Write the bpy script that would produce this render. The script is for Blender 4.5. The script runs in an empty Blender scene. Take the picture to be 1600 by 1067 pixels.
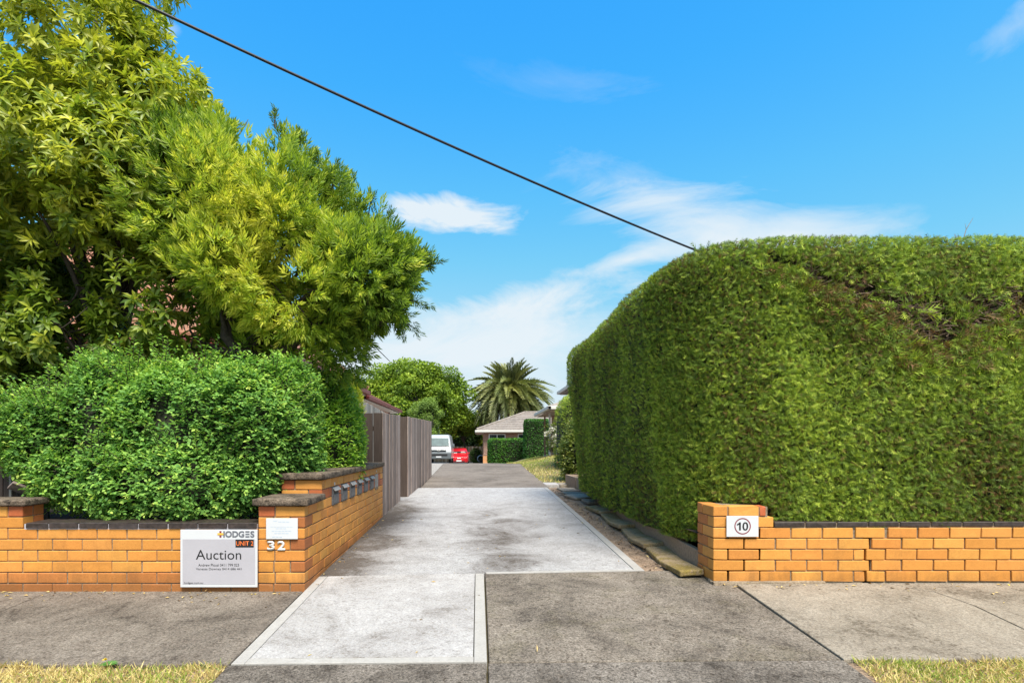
import bpy, bmesh, math, random
import numpy as np
from mathutils import Vector, Matrix

random.seed(7)
rng = np.random.default_rng(11)
SC = bpy.context.scene
COL = SC.collection
R = math.radians

# ------------------------------------------------------------------ camera
F, VX, VY, EYE = 900.0, 747.0, 695.0, 1.147      # focal length in photo pixels, vanishing point, eye height
cam_d = bpy.data.cameras.new('camera')
cam = bpy.data.objects.new('camera', cam_d); COL.objects.link(cam)
cam.location = (0, 0, EYE); cam.rotation_euler = (R(90), 0, 0)
cam_d.sensor_width = 36; cam_d.lens = F / 1600 * 36
cam_d.shift_x = (800 - VX) / 1600; cam_d.shift_y = (VY - 533.5) / 1600
cam_d.clip_start = 0.05; cam_d.clip_end = 2000
SC.camera = cam

# ------------------------------------------------------------------ sky, sun, exposure
SUN_EL, SUN_AZ = R(60), R(162)                   # azimuth clockwise from +Y: behind the camera, to its right
SKY_STRENGTH, SUN_STRENGTH, EXPOSURE = 0.09, 4.3, 0.88
world = bpy.data.worlds.new('World'); SC.world = world; world.use_nodes = True
def build_world():
    nt = world.node_tree; nt.nodes.clear(); nd = nt.nodes.new; lk = nt.links.new
    out = nd('ShaderNodeOutputWorld'); bg = nd('ShaderNodeBackground'); lk(bg.outputs[0], out.inputs[0])
    bg.inputs[1].default_value = SKY_STRENGTH
    sky = nd('ShaderNodeTexSky'); sky.sky_type = 'NISHITA'; sky.sun_disc = False
    sky.sun_elevation = SUN_EL; sky.sun_rotation = SUN_AZ
    sky.air_density = 1.0; sky.dust_density = 0.3; sky.ozone_density = 2.5; sky.altitude = 50
    # colour response of the picture: each channel of the sky texture through its own curve
    GAIN = 1 / (SKY_STRENGTH * 2 ** EXPOSURE)
    sep = nd('ShaderNodeSeparateColor'); lk(sky.outputs[0], sep.inputs[0]); comb = nd('ShaderNodeCombineXYZ')
    curves = ([(.10, .034), (.121, .055), (.157, .115), (.2075, .20), (.35, .47), (.5, .66), (.85, .76)],
              [(.17, .37), (.2075, .44), (.265, .54), (.34, .625), (.54, .77), (.715, .83), (.9, .86)],
              [(.30, .99), (.40, 1.0), (.57, .95), (.9, .92)])
    for ch in range(3):
        mu = nd('ShaderNodeMath'); mu.operation = 'MULTIPLY'; mu.inputs[1].default_value = 1 / 8; lk(sep.outputs[ch], mu.inputs[0])
        rp = nd('ShaderNodeValToRGB'); rp.color_ramp.interpolation = 'LINEAR'
        while len(rp.color_ramp.elements) < len(curves[ch]): rp.color_ramp.elements.new(.5)
        for e_, (p_, v_) in zip(rp.color_ramp.elements, curves[ch]): e_.position = p_; e_.color = (v_, v_, v_, 1)
        lk(mu.outputs[0], rp.inputs[0]); lk(rp.outputs[0], comb.inputs[ch])
    hs = nd('ShaderNodeVectorMath'); hs.operation = 'SCALE'; hs.inputs[3].default_value = GAIN; lk(comb.outputs[0], hs.inputs[0])
    tc = nd('ShaderNodeTexCoord'); sp = nd('ShaderNodeSeparateXYZ'); lk(tc.outputs['Generated'], sp.inputs[0])
    def m(op, a, b=None, c=None, clamp=False):
        n = nd('ShaderNodeMath'); n.operation = op; n.use_clamp = clamp
        for i, v in enumerate((a, b, c)):
            if v is None: continue
            if isinstance(v, (int, float)): n.inputs[i].default_value = v
            else: lk(v, n.inputs[i])
        return n.outputs[0]
    az = m('ARCTAN2', sp.outputs[0], sp.outputs[1])
    el = m('ARCSINE', sp.outputs[2])
    def noise(sx, sy, scale, det, rough, dist, off):
        cb = nd('ShaderNodeCombineXYZ')
        lk(m('MULTIPLY', az, sx), cb.inputs[0]); lk(m('MULTIPLY', el, sy), cb.inputs[1]); cb.inputs[2].default_value = off
        n = nd('ShaderNodeTexNoise'); n.inputs['Scale'].default_value = scale; n.inputs['Detail'].default_value = det
        n.inputs['Roughness'].default_value = rough; n.inputs['Distortion'].default_value = dist
        lk(cb.outputs[0], n.inputs['Vector']); return n.outputs[0]
    fine = noise(1.0, 2.2, 7.0, 9, 0.62, 0.5, 3.1)
    wisp = noise(1.0, 3.2, 3.0, 10, 0.66, 1.2, 9.4)
    total = None
    def blob(px_, py_, hw, hh, tilt, gain, tex, texgain, thr):
        nonlocal total
        a0 = math.atan((px_ - VX) / F); e0 = math.atan((VY - py_) / math.hypot(F, px_ - VX))
        sa = hw / F * math.cos(a0) ** 2; se = hh / F * math.cos(a0) * math.cos(e0) ** 2
        da = m('SUBTRACT', az, a0); de = m('SUBTRACT', el, e0)
        ct, st = math.cos(tilt), math.sin(tilt)
        u = m('ADD', m('MULTIPLY', da, ct), m('MULTIPLY', de, st)); v = m('SUBTRACT', m('MULTIPLY', de, ct), m('MULTIPLY', da, st))
        u = m('DIVIDE', u, sa); v = m('DIVIDE', v, se)
        d = m('ADD', m('MULTIPLY', u, u), m('MULTIPLY', v, v))
        fall = m('SUBTRACT', 1.0, m('SQRT', d))                 # 1 in the middle, 0 on the rim
        t = m('ADD', fall, m('MULTIPLY', m('SUBTRACT', tex, 0.5), texgain))
        t = m('MULTIPLY', m('SUBTRACT', t, thr), gain, clamp=True)
        t = m('MULTIPLY', t, m('MULTIPLY', m('ADD', fall, 0.25), 2.5, clamp=True))
        total = t if total is None else m('SUBTRACT', m('ADD', total, t), m('MULTIPLY', total, t))
    blob(690, 332, 130, 36, R(-5), 2.0, fine, 2.4, 0.10)
    blob(1130, 350, 300, 70, R(-14), 0.9, wisp, 2.2, 0.10)
    blob(1010, 302, 200, 50, R(-24), 0.42, wisp, 2.6, 0.10)
    blob(1180, 375, 240, 46, R(-5), 1.1, fine, 1.6, 0.04)
    blob(790, 485, 300, 52, R(10), 1.3, wisp, 2.2, 0.06)
    blob(690, 545, 400, 85, R(4), 1.2, wisp, 1.5, -0.03)
    blob(985, 405, 120, 24, R(8), 0.9, fine, 2.2, 0.1)
    blob(1580, 45, 110, 40, R(12), 0.5, fine, 2.2, 0.1)
    blob(257, 42, 30, 16, 0, 0.6, fine, 2.4, 0.15)
    blob(860, 130, 190, 36, R(-8), 0.16, wisp, 2.6, 0.1)
    # unseen sky behind the camera: added cloud, cover raised for softer, neutral light
    broad = noise(1.6, 3.0, 2.2, 10, 0.62, 0.9, 21.0)
    away = m('SUBTRACT', 1.0, m('MULTIPLY', m('SUBTRACT', sp.outputs[1], -0.1), 2.2, clamp=True))
    rest = m('MULTIPLY', m('MULTIPLY', m('SUBTRACT', broad, 0.38), 4.0, clamp=True), away)
    total = m('ADD', total, m('MULTIPLY', rest, 0.8), clamp=True)
    mix = nd('ShaderNodeMix'); mix.data_type = 'RGBA'
    lk(m('MULTIPLY', total, 0.94), mix.inputs['Factor']); lk(hs.outputs[0], mix.inputs['A'])
    mix.inputs['B'].default_value = (.82 * GAIN, .90 * GAIN, .955 * GAIN, 1)
    lk(mix.outputs['Result'], bg.inputs[0])
build_world()
sun_d = bpy.data.lights.new('sun', 'SUN'); sun = bpy.data.objects.new('sun', sun_d); COL.objects.link(sun)
sun_d.energy = SUN_STRENGTH; sun_d.angle = R(28); sun_d.color = (1.0, 0.94, 0.84)
to_sun = Vector((math.sin(SUN_AZ) * math.cos(SUN_EL), math.cos(SUN_AZ) * math.cos(SUN_EL), math.sin(SUN_EL)))
sun.rotation_euler = (-to_sun).to_track_quat('-Z', 'Y').to_euler(); sun.location = to_sun * 60
vs = SC.view_settings
vs.view_transform = 'Standard'; vs.look = 'None'; vs.gamma = 1; vs.use_curve_mapping = False
vs.exposure = EXPOSURE
SC.render.film_transparent = False
SC.cycles.use_denoising = True
SC.cycles.max_bounces = 8; SC.cycles.transparent_max_bounces = 8

# ------------------------------------------------------------------ small helpers
def at(x, y, Y):                                  # photo pixel at depth Y -> point
    return Vector(((x - VX) / F * Y, Y, EYE - (y - VY) / F * Y))
def smooth(t):
    t = np.clip(t, 0, 1); return t * t * (3 - 2 * t)
GY = [-60, 0.45, 1.0, 3.21, 5.0, 12.25, 20.3, 33, 39.5, 50, 80, 400]
GZ = [-.32, -.30, -.175, -.076, .006, .235, .49, .10, -.15, -.55, -.62, -.62]
def G(x, y):                                      # height of the finished ground
    x = np.asarray(x, float); y = np.asarray(y, float)
    z = np.interp(y, GY, GZ)
    z = z + np.clip((x + 1.4) / 3.43, 0, 1) * .066 * np.interp(y, [0, 3.2, 4.5, 9, 14], [.2, .45, 1, .6, 0])
    z = z + .32 * smooth((x - 1.6) / 1.6) * smooth((y - 14) / 9) * (1 - smooth((y - 38) / 8))
    return z
def g(x, y): return float(G(x, y))

def tag(o, label=None, category=None, group=None, kind=None):
    if label: o['label'] = label
    if category: o['category'] = category
    if group: o['group'] = group
    if kind: o['kind'] = kind
    return o
def empty(name, loc, label=None, category=None, group=None, kind=None):
    o = bpy.data.objects.new(name, None); COL.objects.link(o); o.location = loc; o.empty_display_size = .2
    return tag(o, label, category, group, kind)
def world_loc(o):
    v = Vector((0, 0, 0))
    while o: v = v + o.location; o = o.parent
    return v
def attach(o, parent):                            # keep the object's own coordinates in world space
    if parent is not None:
        o.parent = parent
        p = parent; off = Vector((0, 0, 0))
        o.matrix_parent_inverse = parent.matrix_basis.inverted() if parent.parent is None else (parent.parent.matrix_basis @ parent.matrix_parent_inverse @ parent.matrix_basis).inverted()
    return o
def link(name, me, m=None, parent=None):
    o = bpy.data.objects.new(name, me); COL.objects.link(o)
    if m is not None:
        if len(me.materials) == 0: me.materials.append(m)
    return attach(o, parent)
def bm_obj(name, bm, m, parent=None, smooth_=False):
    me = bpy.data.meshes.new(name); bm.normal_update(); bm.to_mesh(me); bm.free()
    if smooth_: me.polygons.foreach_set('use_smooth', [True] * len(me.polygons))
    return link(name, me, m, parent)
def np_mesh(name, V, Fc, m, parent=None, tint=None, smooth_=False):
    """V (n,3), Fc (k,3|4) arrays -> one mesh object; tint per vertex."""
    me = bpy.data.meshes.new(name); V = np.ascontiguousarray(V, np.float32); Fc = np.ascontiguousarray(Fc, np.int32)
    k, c = Fc.shape
    me.vertices.add(len(V)); me.vertices.foreach_set('co', V.ravel())
    me.loops.add(k * c); me.loops.foreach_set('vertex_index', Fc.ravel())
    me.polygons.add(k); me.polygons.foreach_set('loop_start', np.arange(0, k * c, c, dtype=np.int32))
    try: me.polygons.foreach_set('loop_total', np.full(k, c, np.int32))
    except Exception: pass
    if tint is not None:
        a = me.attributes.new('tint', 'FLOAT', 'POINT'); a.data.foreach_set('value', np.ascontiguousarray(tint, np.float32))
    me.update(calc_edges=True)
    if smooth_: me.polygons.foreach_set('use_smooth', np.ones(k, bool))
    return link(name, me, m, parent)

def add_box(bm, x0, x1, y0, y1, z0, z1, M=None):
    vs_ = [bm.verts.new(p) for p in ((x0,y0,z0),(x1,y0,z0),(x1,y1,z0),(x0,y1,z0),(x0,y0,z1),(x1,y0,z1),(x1,y1,z1),(x0,y1,z1))]
    for q in ((3,2,1,0),(4,5,6,7),(0,1,5,4),(1,2,6,5),(2,3,7,6),(3,0,4,7)): bm.faces.new([vs_[i] for i in q])
    if M is not None: bmesh.ops.transform(bm, matrix=M, verts=vs_)
    return vs_
def box(name, x0, x1, y0, y1, z0, z1, m, parent=None, bev=0.0, M=None, seg=1):
    bm = bmesh.new(); add_box(bm, x0, x1, y0, y1, z0, z1, M)
    if bev: bmesh.ops.bevel(bm, geom=bm.edges[:], offset=bev, segments=seg, affect='EDGES', profile=.5)
    return bm_obj(name, bm, m, parent)
def tube_arrays(path, radii, sides=7):
    P = np.array([tuple(p) for p in path], float); n = len(P); r = np.broadcast_to(np.asarray(radii, float), (n,))
    T = np.gradient(P, axis=0); T /= np.linalg.norm(T, axis=1)[:, None] + 1e-9
    up = np.array([0, 0, 1.0]) if abs(T[:, 2]).mean() < .8 else np.array([1.0, 0, 0])
    A = np.cross(T, up); A /= np.linalg.norm(A, axis=1)[:, None] + 1e-9; B = np.cross(T, A)
    th = np.linspace(0, 2 * np.pi, sides, endpoint=False)
    V = (P[:, None] + r[:, None, None] * (np.cos(th)[None, :, None] * A[:, None] + np.sin(th)[None, :, None] * B[:, None])).reshape(-1, 3)
    i, j = np.meshgrid(np.arange(n - 1), np.arange(sides), indexing='ij'); j2 = (j + 1) % sides
    Q = np.stack([i * sides + j, i * sides + j2, (i + 1) * sides + j2, (i + 1) * sides + j], -1).reshape(-1, 4)
    return V, Q
def merge(parts):
    Vs, Fs, o = [], [], 0
    for V, Q in parts: Vs.append(V); Fs.append(Q + o); o += len(V)
    return np.concatenate(Vs), np.concatenate(Fs)
def tube(name, path, radii, m, parent=None, sides=7):
    V, Q = tube_arrays(path, radii, sides); return np_mesh(name, V, Q, m, parent, smooth_=True)
def bez(p0, p1, p2, n=8):
    t = np.linspace(0, 1, n)[:, None]; p0, p1, p2 = (np.array(tuple(p), float) for p in (p0, p1, p2))
    return (1 - t) ** 2 * p0 + 2 * t * (1 - t) * p1 + t * t * p2

# ------------------------------------------------------------------ materials
def new_mat(name):
    m = bpy.data.materials.new(name); m.use_nodes = True; nt = m.node_tree; b = nt.nodes['Principled BSDF']
    return m, nt, b
def sock(nt, v, s):
    if isinstance(v, (int, float)): s.default_value = v
    elif isinstance(v, tuple): s.default_value = (*v, 1) if len(v) == 3 else v
    else: nt.links.new(v, s)
def n_noise(nt, vec, scale, det=6, rough=.6, dist=0.0):
    n = nt.nodes.new('ShaderNodeTexNoise'); n.inputs['Scale'].default_value = scale; n.inputs['Detail'].default_value = det
    n.inputs['Roughness'].default_value = rough; n.inputs['Distortion'].default_value = dist
    if vec is not None: nt.links.new(vec, n.inputs['Vector'])
    return n.outputs[0]
def n_ramp(nt, fac, stops, interp='LINEAR'):
    n = nt.nodes.new('ShaderNodeValToRGB'); e = n.color_ramp; e.interpolation = interp
    while len(e.elements) < len(stops): e.elements.new(.5)
    for el_, (p, c) in zip(e.elements, stops):
        el_.position = p; el_.color = (c, c, c, 1) if isinstance(c, (int, float)) else (*c, 1)
    nt.links.new(fac, n.inputs[0]); return n.outputs[0]
def n_mix(nt, fac, a, b, mode='MIX'):
    n = nt.nodes.new('ShaderNodeMix'); n.data_type = 'RGBA'; n.blend_type = mode
    sock(nt, fac, n.inputs['Factor']); sock(nt, a, n.inputs['A']); sock(nt, b, n.inputs['B']); return n.outputs['Result']
def n_math(nt, op, a, b=None, clamp=False):
    n = nt.nodes.new('ShaderNodeMath'); n.operation = op; n.use_clamp = clamp; sock(nt, a, n.inputs[0])
    if b is not None: sock(nt, b, n.inputs[1])
    return n.outputs[0]
def n_pos(nt, scale=(1, 1, 1)):
    gno = nt.nodes.new('ShaderNodeNewGeometry')
    mp = nt.nodes.new('ShaderNodeMapping'); mp.inputs['Scale'].default_value = scale; nt.links.new(gno.outputs['Position'], mp.inputs[0])
    return mp.outputs[0]
def n_bump(nt, b, h, strength=.4, dist=.01):
    n = nt.nodes.new('ShaderNodeBump'); n.inputs['Strength'].default_value = strength; n.inputs['Distance'].default_value = dist
    nt.links.new(h, n.inputs['Height']); nt.links.new(n.outputs[0], b.inputs['Normal'])
def plain(name, col, rough=.6, metal=0.0, noise_amt=.12, scale=20.0, spec=None, coat=0.0):
    m, nt, b = new_mat(name)
    nz = n_noise(nt, n_pos(nt), scale, 6, .65)
    lo = tuple(c * (1 - noise_amt * 1.6) for c in col); hi = tuple(min(1, c * (1 + noise_amt)) for c in col)
    nt.links.new(n_ramp(nt, nz, [(.3, lo), (.7, hi)]), b.inputs['Base Color'])
    b.inputs['Roughness'].default_value = rough; b.inputs['Metallic'].default_value = metal
    if spec is not None: b.inputs['Specular IOR Level'].default_value = spec
    if coat: b.inputs['Coat Weight'].default_value = coat; b.inputs['Coat Roughness'].default_value = .08
    return m
def leaf_mat(name, stops, rough=.45, trans=.3, spec=.5, tcol=1.5):
    m, nt, b = new_mat(name)
    a = nt.nodes.new('ShaderNodeAttribute'); a.attribute_name = 'tint'
    c = n_ramp(nt, a.outputs['Fac'], stops)
    nt.links.new(c, b.inputs['Base Color']); b.inputs['Roughness'].default_value = rough; b.inputs['Specular IOR Level'].default_value = spec
    if trans:
        tr = nt.nodes.new('ShaderNodeBsdfTranslucent'); ms = nt.nodes.new('ShaderNodeMixShader'); ms.inputs[0].default_value = trans
        nt.links.new(n_mix(nt, 1.0, c, (tcol, tcol, tcol * .6), 'MULTIPLY'), tr.inputs[0])
        nt.links.new(b.outputs[0], ms.inputs[1]); nt.links.new(tr.outputs[0], ms.inputs[2])
        nt.links.new(ms.outputs[0], nt.nodes['Material Output'].inputs[0])
    return m
def concrete(name, dark, light, stain=(.05, .045, .04), stain_lo=.5, stain_hi=.75, speck=.35, patch=1.1, lines=None, moss=0.0, pits=.5):
    dark, light, stain = (tuple(v * .80 for v in q) for q in (dark, light, stain))
    m, nt, b = new_mat(name); P = n_pos(nt)
    big = n_noise(nt, P, patch, 7, .68, .6); mid = n_noise(nt, P, 8, 7, .72, .5); pit = n_noise(nt, P, 24, 7, .76, 1.1); grit = n_noise(nt, P, 75, 5, .8, .6)
    c = n_mix(nt, n_ramp(nt, mid, [(.3, 0.0), (.7, 1.0)]), dark, light)
    sfac = big
    if lines is not None: sfac = n_math(nt, 'ADD', big, lines(nt, P))
    sfac2 = n_math(nt, 'ADD', sfac, n_math(nt, 'MULTIPLY', n_math(nt, 'SUBTRACT', mid, .5), .5))
    sfac2 = n_math(nt, 'ADD', sfac2, n_math(nt, 'MULTIPLY', n_math(nt, 'SUBTRACT', pit, .5), 1.0))
    c = n_mix(nt, n_ramp(nt, sfac2, [(stain_lo, 0.0), (stain_hi, 1.0)]), c, stain)
    if moss: c = n_mix(nt, n_math(nt, 'MULTIPLY', n_ramp(nt, n_noise(nt, P, 2.3, 6, .7), [(.52, 0.0), (.7, 1.0)]), moss), c, (.10, .09, .03))
    c = n_mix(nt, n_math(nt, 'MULTIPLY', n_ramp(nt, pit, [(.38, 1.0), (.48, 0.0)]), pits), c, n_mix(nt, 1.0, c, (.38, .35, .32), 'MULTIPLY'))
    c = n_mix(nt, n_math(nt, 'MULTIPLY', n_ramp(nt, pit, [(.53, 0.0), (.64, 1.0)]), pits * .6), c, n_mix(nt, 1.0, c, (1.45, 1.42, 1.38), 'MULTIPLY'))
    c = n_mix(nt, speck, c, n_ramp(nt, grit, [(.36, .12), (.5, .5), (.64, .88)]), 'OVERLAY')
    nt.links.new(c, b.inputs['Base Color']); b.inputs['Roughness'].default_value = .9; b.inputs['Specular IOR Level'].default_value = .2
    n_bump(nt, b, n_math(nt, 'ADD', n_math(nt, 'MULTIPLY', pit, .9), n_math(nt, 'MULTIPLY', grit, .4)), .7, .010)
    return m
def wood(name, a, c, rough=.8, vscale=1.6):
    m, nt, b = new_mat(name); P = n_pos(nt, (26, 26, vscale)); oi = nt.nodes.new('ShaderNodeObjectInfo')
    gr = n_noise(nt, P, 1.6, 9, .7, .4); col = n_ramp(nt, gr, [(.28, a), (.5, tuple((i + j) / 2 for i, j in zip(a, c))), (.75, c)])
    v = n_math(nt, 'ADD', n_math(nt, 'MULTIPLY', oi.outputs['Random'], .75), .6)
    col = n_mix(nt, 1.0, col, v, 'MULTIPLY')
    nt.links.new(col, b.inputs['Base Color']); b.inputs['Roughness'].default_value = rough; b.inputs['Specular IOR Level'].default_value = .2
    n_bump(nt, b, gr, .6, .004); return m
def brick_mat(name):
    m, nt, b = new_mat(name); P = n_pos(nt); oi = nt.nodes.new('ShaderNodeObjectInfo')
    tcn = nt.nodes.new('ShaderNodeTexCoord')
    ad = nt.nodes.new('ShaderNodeVectorMath'); ad.operation = 'ADD'; nt.links.new(P, ad.inputs[0])
    cb = nt.nodes.new('ShaderNodeCombineXYZ'); nt.links.new(n_math(nt, 'MULTIPLY', oi.outputs['Random'], 30.0), cb.inputs[2]); nt.links.new(cb.outputs[0], ad.inputs[1])
    Q = ad.outputs[0]
    n1 = n_noise(nt, Q, 14, 7, .65, .4); n2 = n_noise(nt, Q, 120, 4, .7); n3 = n_noise(nt, P, 3.2, 8, .7, .5)
    c = n_mix(nt, n_ramp(nt, n1, [(.25, 0.0), (.75, 1.0)]), n_mix(nt, 1.0, oi.outputs['Color'], (.90, .88, .85), 'MULTIPLY'), n_mix(nt, 1.0, oi.outputs['Color'], (1.06, 1.07, 1.08), 'MULTIPLY'))
    c = n_mix(nt, n_ramp(nt, n3, [(.54, 0.0), (.82, .42)]), c, (.15, .072, .025))        # grime
    n4 = n_noise(nt, n_pos(nt, (9, 9, 1.6)), 1.0, 7, .7, .6); sz = nt.nodes.new('ShaderNodeSeparateXYZ'); nt.links.new(P, sz.inputs[0])
    low = n_math(nt, 'MULTIPLY', n_math(nt, 'SUBTRACT', .20, sz.outputs[2]), 2.2, True)                       # damp, soil-splashed lowest courses
    c = n_mix(nt, n_math(nt, 'MULTIPLY', n_ramp(nt, n_math(nt, 'ADD', n4, low), [(.58, 0.0), (.9, 1.0)]), .5), c, (.18, .085, .028))
    n5 = n_noise(nt, P, 26, 5, .7, .5); c = n_mix(nt, n_ramp(nt, n5, [(.66, 0.0), (.74, .35)]), c, (.55, .42, .28))   # mortar smears
    c = n_mix(nt, .3, c, n_ramp(nt, n2, [(.35, .3), (.65, .66)]), 'OVERLAY')
    nt.links.new(c, b.inputs['Base Color']); b.inputs['Roughness'].default_value = .62; b.inputs['Specular IOR Level'].default_value = .35
    n_bump(nt, b, n_math(nt, 'ADD', n2, n1), .35, .004); return m

M_brick = brick_mat('cream_orange_brick')
M_mortar = concrete('mortar', (.27, .20, .135), (.38, .30, .215), (.13, .10, .07), .55, .8, .4, 4)
M_coping = concrete('coping_concrete', (.125, .092, .068), (.30, .235, .175), (.035, .027, .021), .46, .66, .9, 7, pits=.9)
M_cap = plain('dark_glazed_cap', (.045, .032, .028), .45, noise_amt=.4, scale=30)
M_foot = concrete('footpath_concrete', (.165, .134, .108), (.30, .255, .21), (.07, .056, .045), .47, .72, .8, 1.6, pits=.7)
M_foot2 = concrete('footpath_concrete_worn', (.27, .225, .175), (.43, .375, .305), (.13, .105, .078), .50, .72, .5, 1.3, pits=.45)
M_foot3 = concrete('crossover_concrete', (.165, .135, .108), (.34, .292, .24), (.062, .05, .04), .46, .70, .9, 1.5, moss=.3, pits=.95)
M_apron = concrete('apron_concrete', (.14, .118, .098), (.30, .262, .225), (.055, .045, .037), .45, .7, 1.0, 2, pits=1.0)
M_white = concrete('pale_slab_concrete', (.38, .355, .34), (.55, .53, .52), (.20, .175, .155), .50, .76, .35, 1.7, pits=.45)
M_band = concrete('trowelled_band_concrete', (.41, .385, .355), (.50, .475, .445), (.30, .27, .24), .6, .9, .12, 2.5, pits=.1)
def drive_lines(nt, P):
    s = nt.nodes.new('ShaderNodeSeparateXYZ'); nt.links.new(P, s.inputs[0]); x, y = s.outputs[0], s.outputs[1]
    def bump_(v, c, w): return n_math(nt, 'SUBTRACT', 1.0, n_math(nt, 'MULTIPLY', n_math(nt, 'ABSOLUTE', n_math(nt, 'SUBTRACT', v, c)), 1.0 / w), True)
    left = n_math(nt, 'MULTIPLY', n_math(nt, 'SUBTRACT', -.72, x), 1.5, True)
    left = n_math(nt, 'MULTIPLY', left, n_math(nt, 'MULTIPLY', n_math(nt, 'SUBTRACT', 11.4, y), .4, True))
    mid = n_math(nt, 'MULTIPLY', bump_(x, .32, .62), bump_(y, 6.6, 2.6))
    far = n_math(nt, 'MULTIPLY', n_math(nt, 'MULTIPLY', n_math(nt, 'SUBTRACT', y, 9.9), 3.0, True), -.12)
    t = n_math(nt, 'ADD', n_math(nt, 'MULTIPLY', left, .42), n_math(nt, 'MULTIPLY', mid, .30))
    return n_math(nt, 'SUBTRACT', n_math(nt, 'ADD', t, far), .10)
M_drive = concrete('driveway_concrete', (.34, .322, .312), (.52, .51, .51), (.115, .095, .08), .40, .74, .45, 1.5, lines=drive_lines, pits=.5)
M_drive_old = concrete('old_driveway_concrete', (.18, .148, .122), (.31, .267, .228), (.085, .068, .055), .45, .75, .5, .9, pits=.4)
M_court = concrete('court_concrete', (.34, .31, .28), (.43, .40, .365), (.22, .19, .165), .55, .8, .2, .8)
M_paver = concrete('paver_stone', (.30, .215, .12), (.48, .36, .225), (.24, .175, .05), .46, .66, .6, 3.2)
M_soil = concrete('bare_soil', (.27, .185, .125), (.46, .335, .235), (.09, .062, .043), .5, .75, .7, 3)
M_bed = concrete('garden_soil', (.035, .026, .02), (.08, .06, .045), (.02, .015, .012), .5, .7, .8, 5)
M_ground = concrete('ground_earth', (.16, .13, .08), (.24, .2, .11), (.1, .1, .04), .5, .7, .4, .6)
M_road = concrete('asphalt', (.045, .045, .047), (.07, .07, .072), (.03, .03, .03), .5, .8, .7, 1)
M_wood_pale = wood('weathered_grey_timber', (.11, .072, .06), (.43, .345, .305))
M_wood_dark = wood('dark_timber', (.052, .037, .031), (.095, .072, .062))  # darker timber tone for street-facing boards and rails
M_paling = wood('silver_paling', (.24, .21, .185), (.44, .40, .36))
M_sleeper = wood('sleeper_timber', (.16, .115, .08), (.33, .25, .185), vscale=26)
M_bark = plain('bark', (.075, .055, .042), .9, noise_amt=.4, scale=35)
M_core = plain('dark_core_shell', (.022, .024, .012), .95, noise_amt=.5, scale=40)  # dark colour of the opaque shells added inside the foliage
M_twig = plain('dry_twig', (.30, .21, .15), .9, noise_amt=.4, scale=50)
M_signwhite = plain('sign_white', (.58, .59, .61), .35, noise_amt=.02, scale=4)
M_signgrey = plain('sign_grey_panel', (.42, .405, .44), .35, noise_amt=.03, scale=5)
M_black = plain('print_black', (.012, .012, .014), .5, noise_amt=.1)
M_grey = plain('print_slate', (.13, .135, .16), .5, noise_amt=.1)
M_orange = plain('print_orange', (.75, .16, .03), .5, noise_amt=.05)
M_maroon = plain('print_maroon', (.22, .03, .045), .5, noise_amt=.1)
M_yellow = plain('print_yellow', (.72, .42, .05), .5, noise_amt=.05)
M_paleblue = plain('print_faded_blue', (.42, .50, .60), .5, noise_amt=.05)
M_digit = plain('white_enamel', (.66, .65, .63), .4, noise_amt=.04)
M_steel = plain('galvanised_steel', (.16, .155, .16), .55, .35, .3, 25)
M_lid = plain('dull_zinc', (.33, .31, .29), .5, .3, .3, 25)
M_slot = plain('slot_dark', (.012, .012, .012), .6)
M_cable = plain('cable_rubber', (.012, .012, .018), .5)

BRICK_COLS = [(.60, .26, .052), (.61, .27, .056), (.59, .25, .049), (.62, .28, .061), (.57, .235, .046)]
BRICK_RED = [(.40, .11, .035), (.46, .12, .04), (.33, .095, .035)]

# ------------------------------------------------------------------ the ground, footpath and driveway
def sheet(name, xs, ys, lift, m, kind='structure', label=None, wob=0.0, cat=None, parent=None):
    X, Y = np.meshgrid(np.asarray(xs, float), np.asarray(ys, float)); Z = G(X, Y) + lift
    if wob: Z = Z + wob * (np.sin(X * 17 + 3 * np.sin(Y * 5)) * np.sin(Y * 13 + 2 * np.sin(X * 7)) + .6 * np.sin(X * 41 + Y * 29) )
    V = np.stack([X, Y, Z], -1).reshape(-1, 3); nx, ny = len(xs), len(ys)
    i, j = np.meshgrid(np.arange(ny - 1), np.arange(nx - 1), indexing='ij')
    Q = np.stack([i * nx + j, i * nx + j + 1, (i + 1) * nx + j + 1, (i + 1) * nx + j], -1).reshape(-1, 4)
    o = np_mesh(name, V, Q, m, parent, smooth_=True)
    return tag(o, label, cat, kind=kind) if parent is None else o
xs_big = np.unique(np.concatenate([np.linspace(-300, -12, 10), np.linspace(-12, 12, 49), np.linspace(12, 300, 10)]))
ys_big = np.unique(np.concatenate([np.linspace(.46, 3.21, 5), np.linspace(3.21, 60, 120), np.linspace(60, 500, 10)]))
sheet('ground', xs_big, ys_big, -.06, M_ground, label='bare dry earth under the gardens and yards')
sheet('road', np.linspace(-120, 120, 41), np.linspace(-14, .3, 8), -.01, M_road, label='dark asphalt street in front of the footpath')
def slab(name, poly, m, parent, lift=0.0, thick=.10, bev=.006):
    bm = bmesh.new(); top = [bm.verts.new((x, y, g(x, y) + lift)) for x, y in poly]; bot = [bm.verts.new((x, y, g(x, y) + lift - thick)) for x, y in poly]
    bm.faces.new(top); n = len(poly); bm.faces.new(bot[::-1])
    for i in range(n): bm.faces.new((top[i], bot[i], bot[(i + 1) % n], top[(i + 1) % n]))
    bmesh.ops.recalc_face_normals(bm, faces=bm.faces[:])
    if bev:
        tops = set(top); bmesh.ops.bevel(bm, geom=[e for e in bm.edges if e.verts[0] in tops and e.verts[1] in tops], offset=bev, segments=2, affect='EDGES', profile=.5)
    bmesh.ops.triangulate(bm, faces=[f for f in bm.faces if len(f.verts) > 4])
    return bm_obj(name, bm, m, parent)
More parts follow.
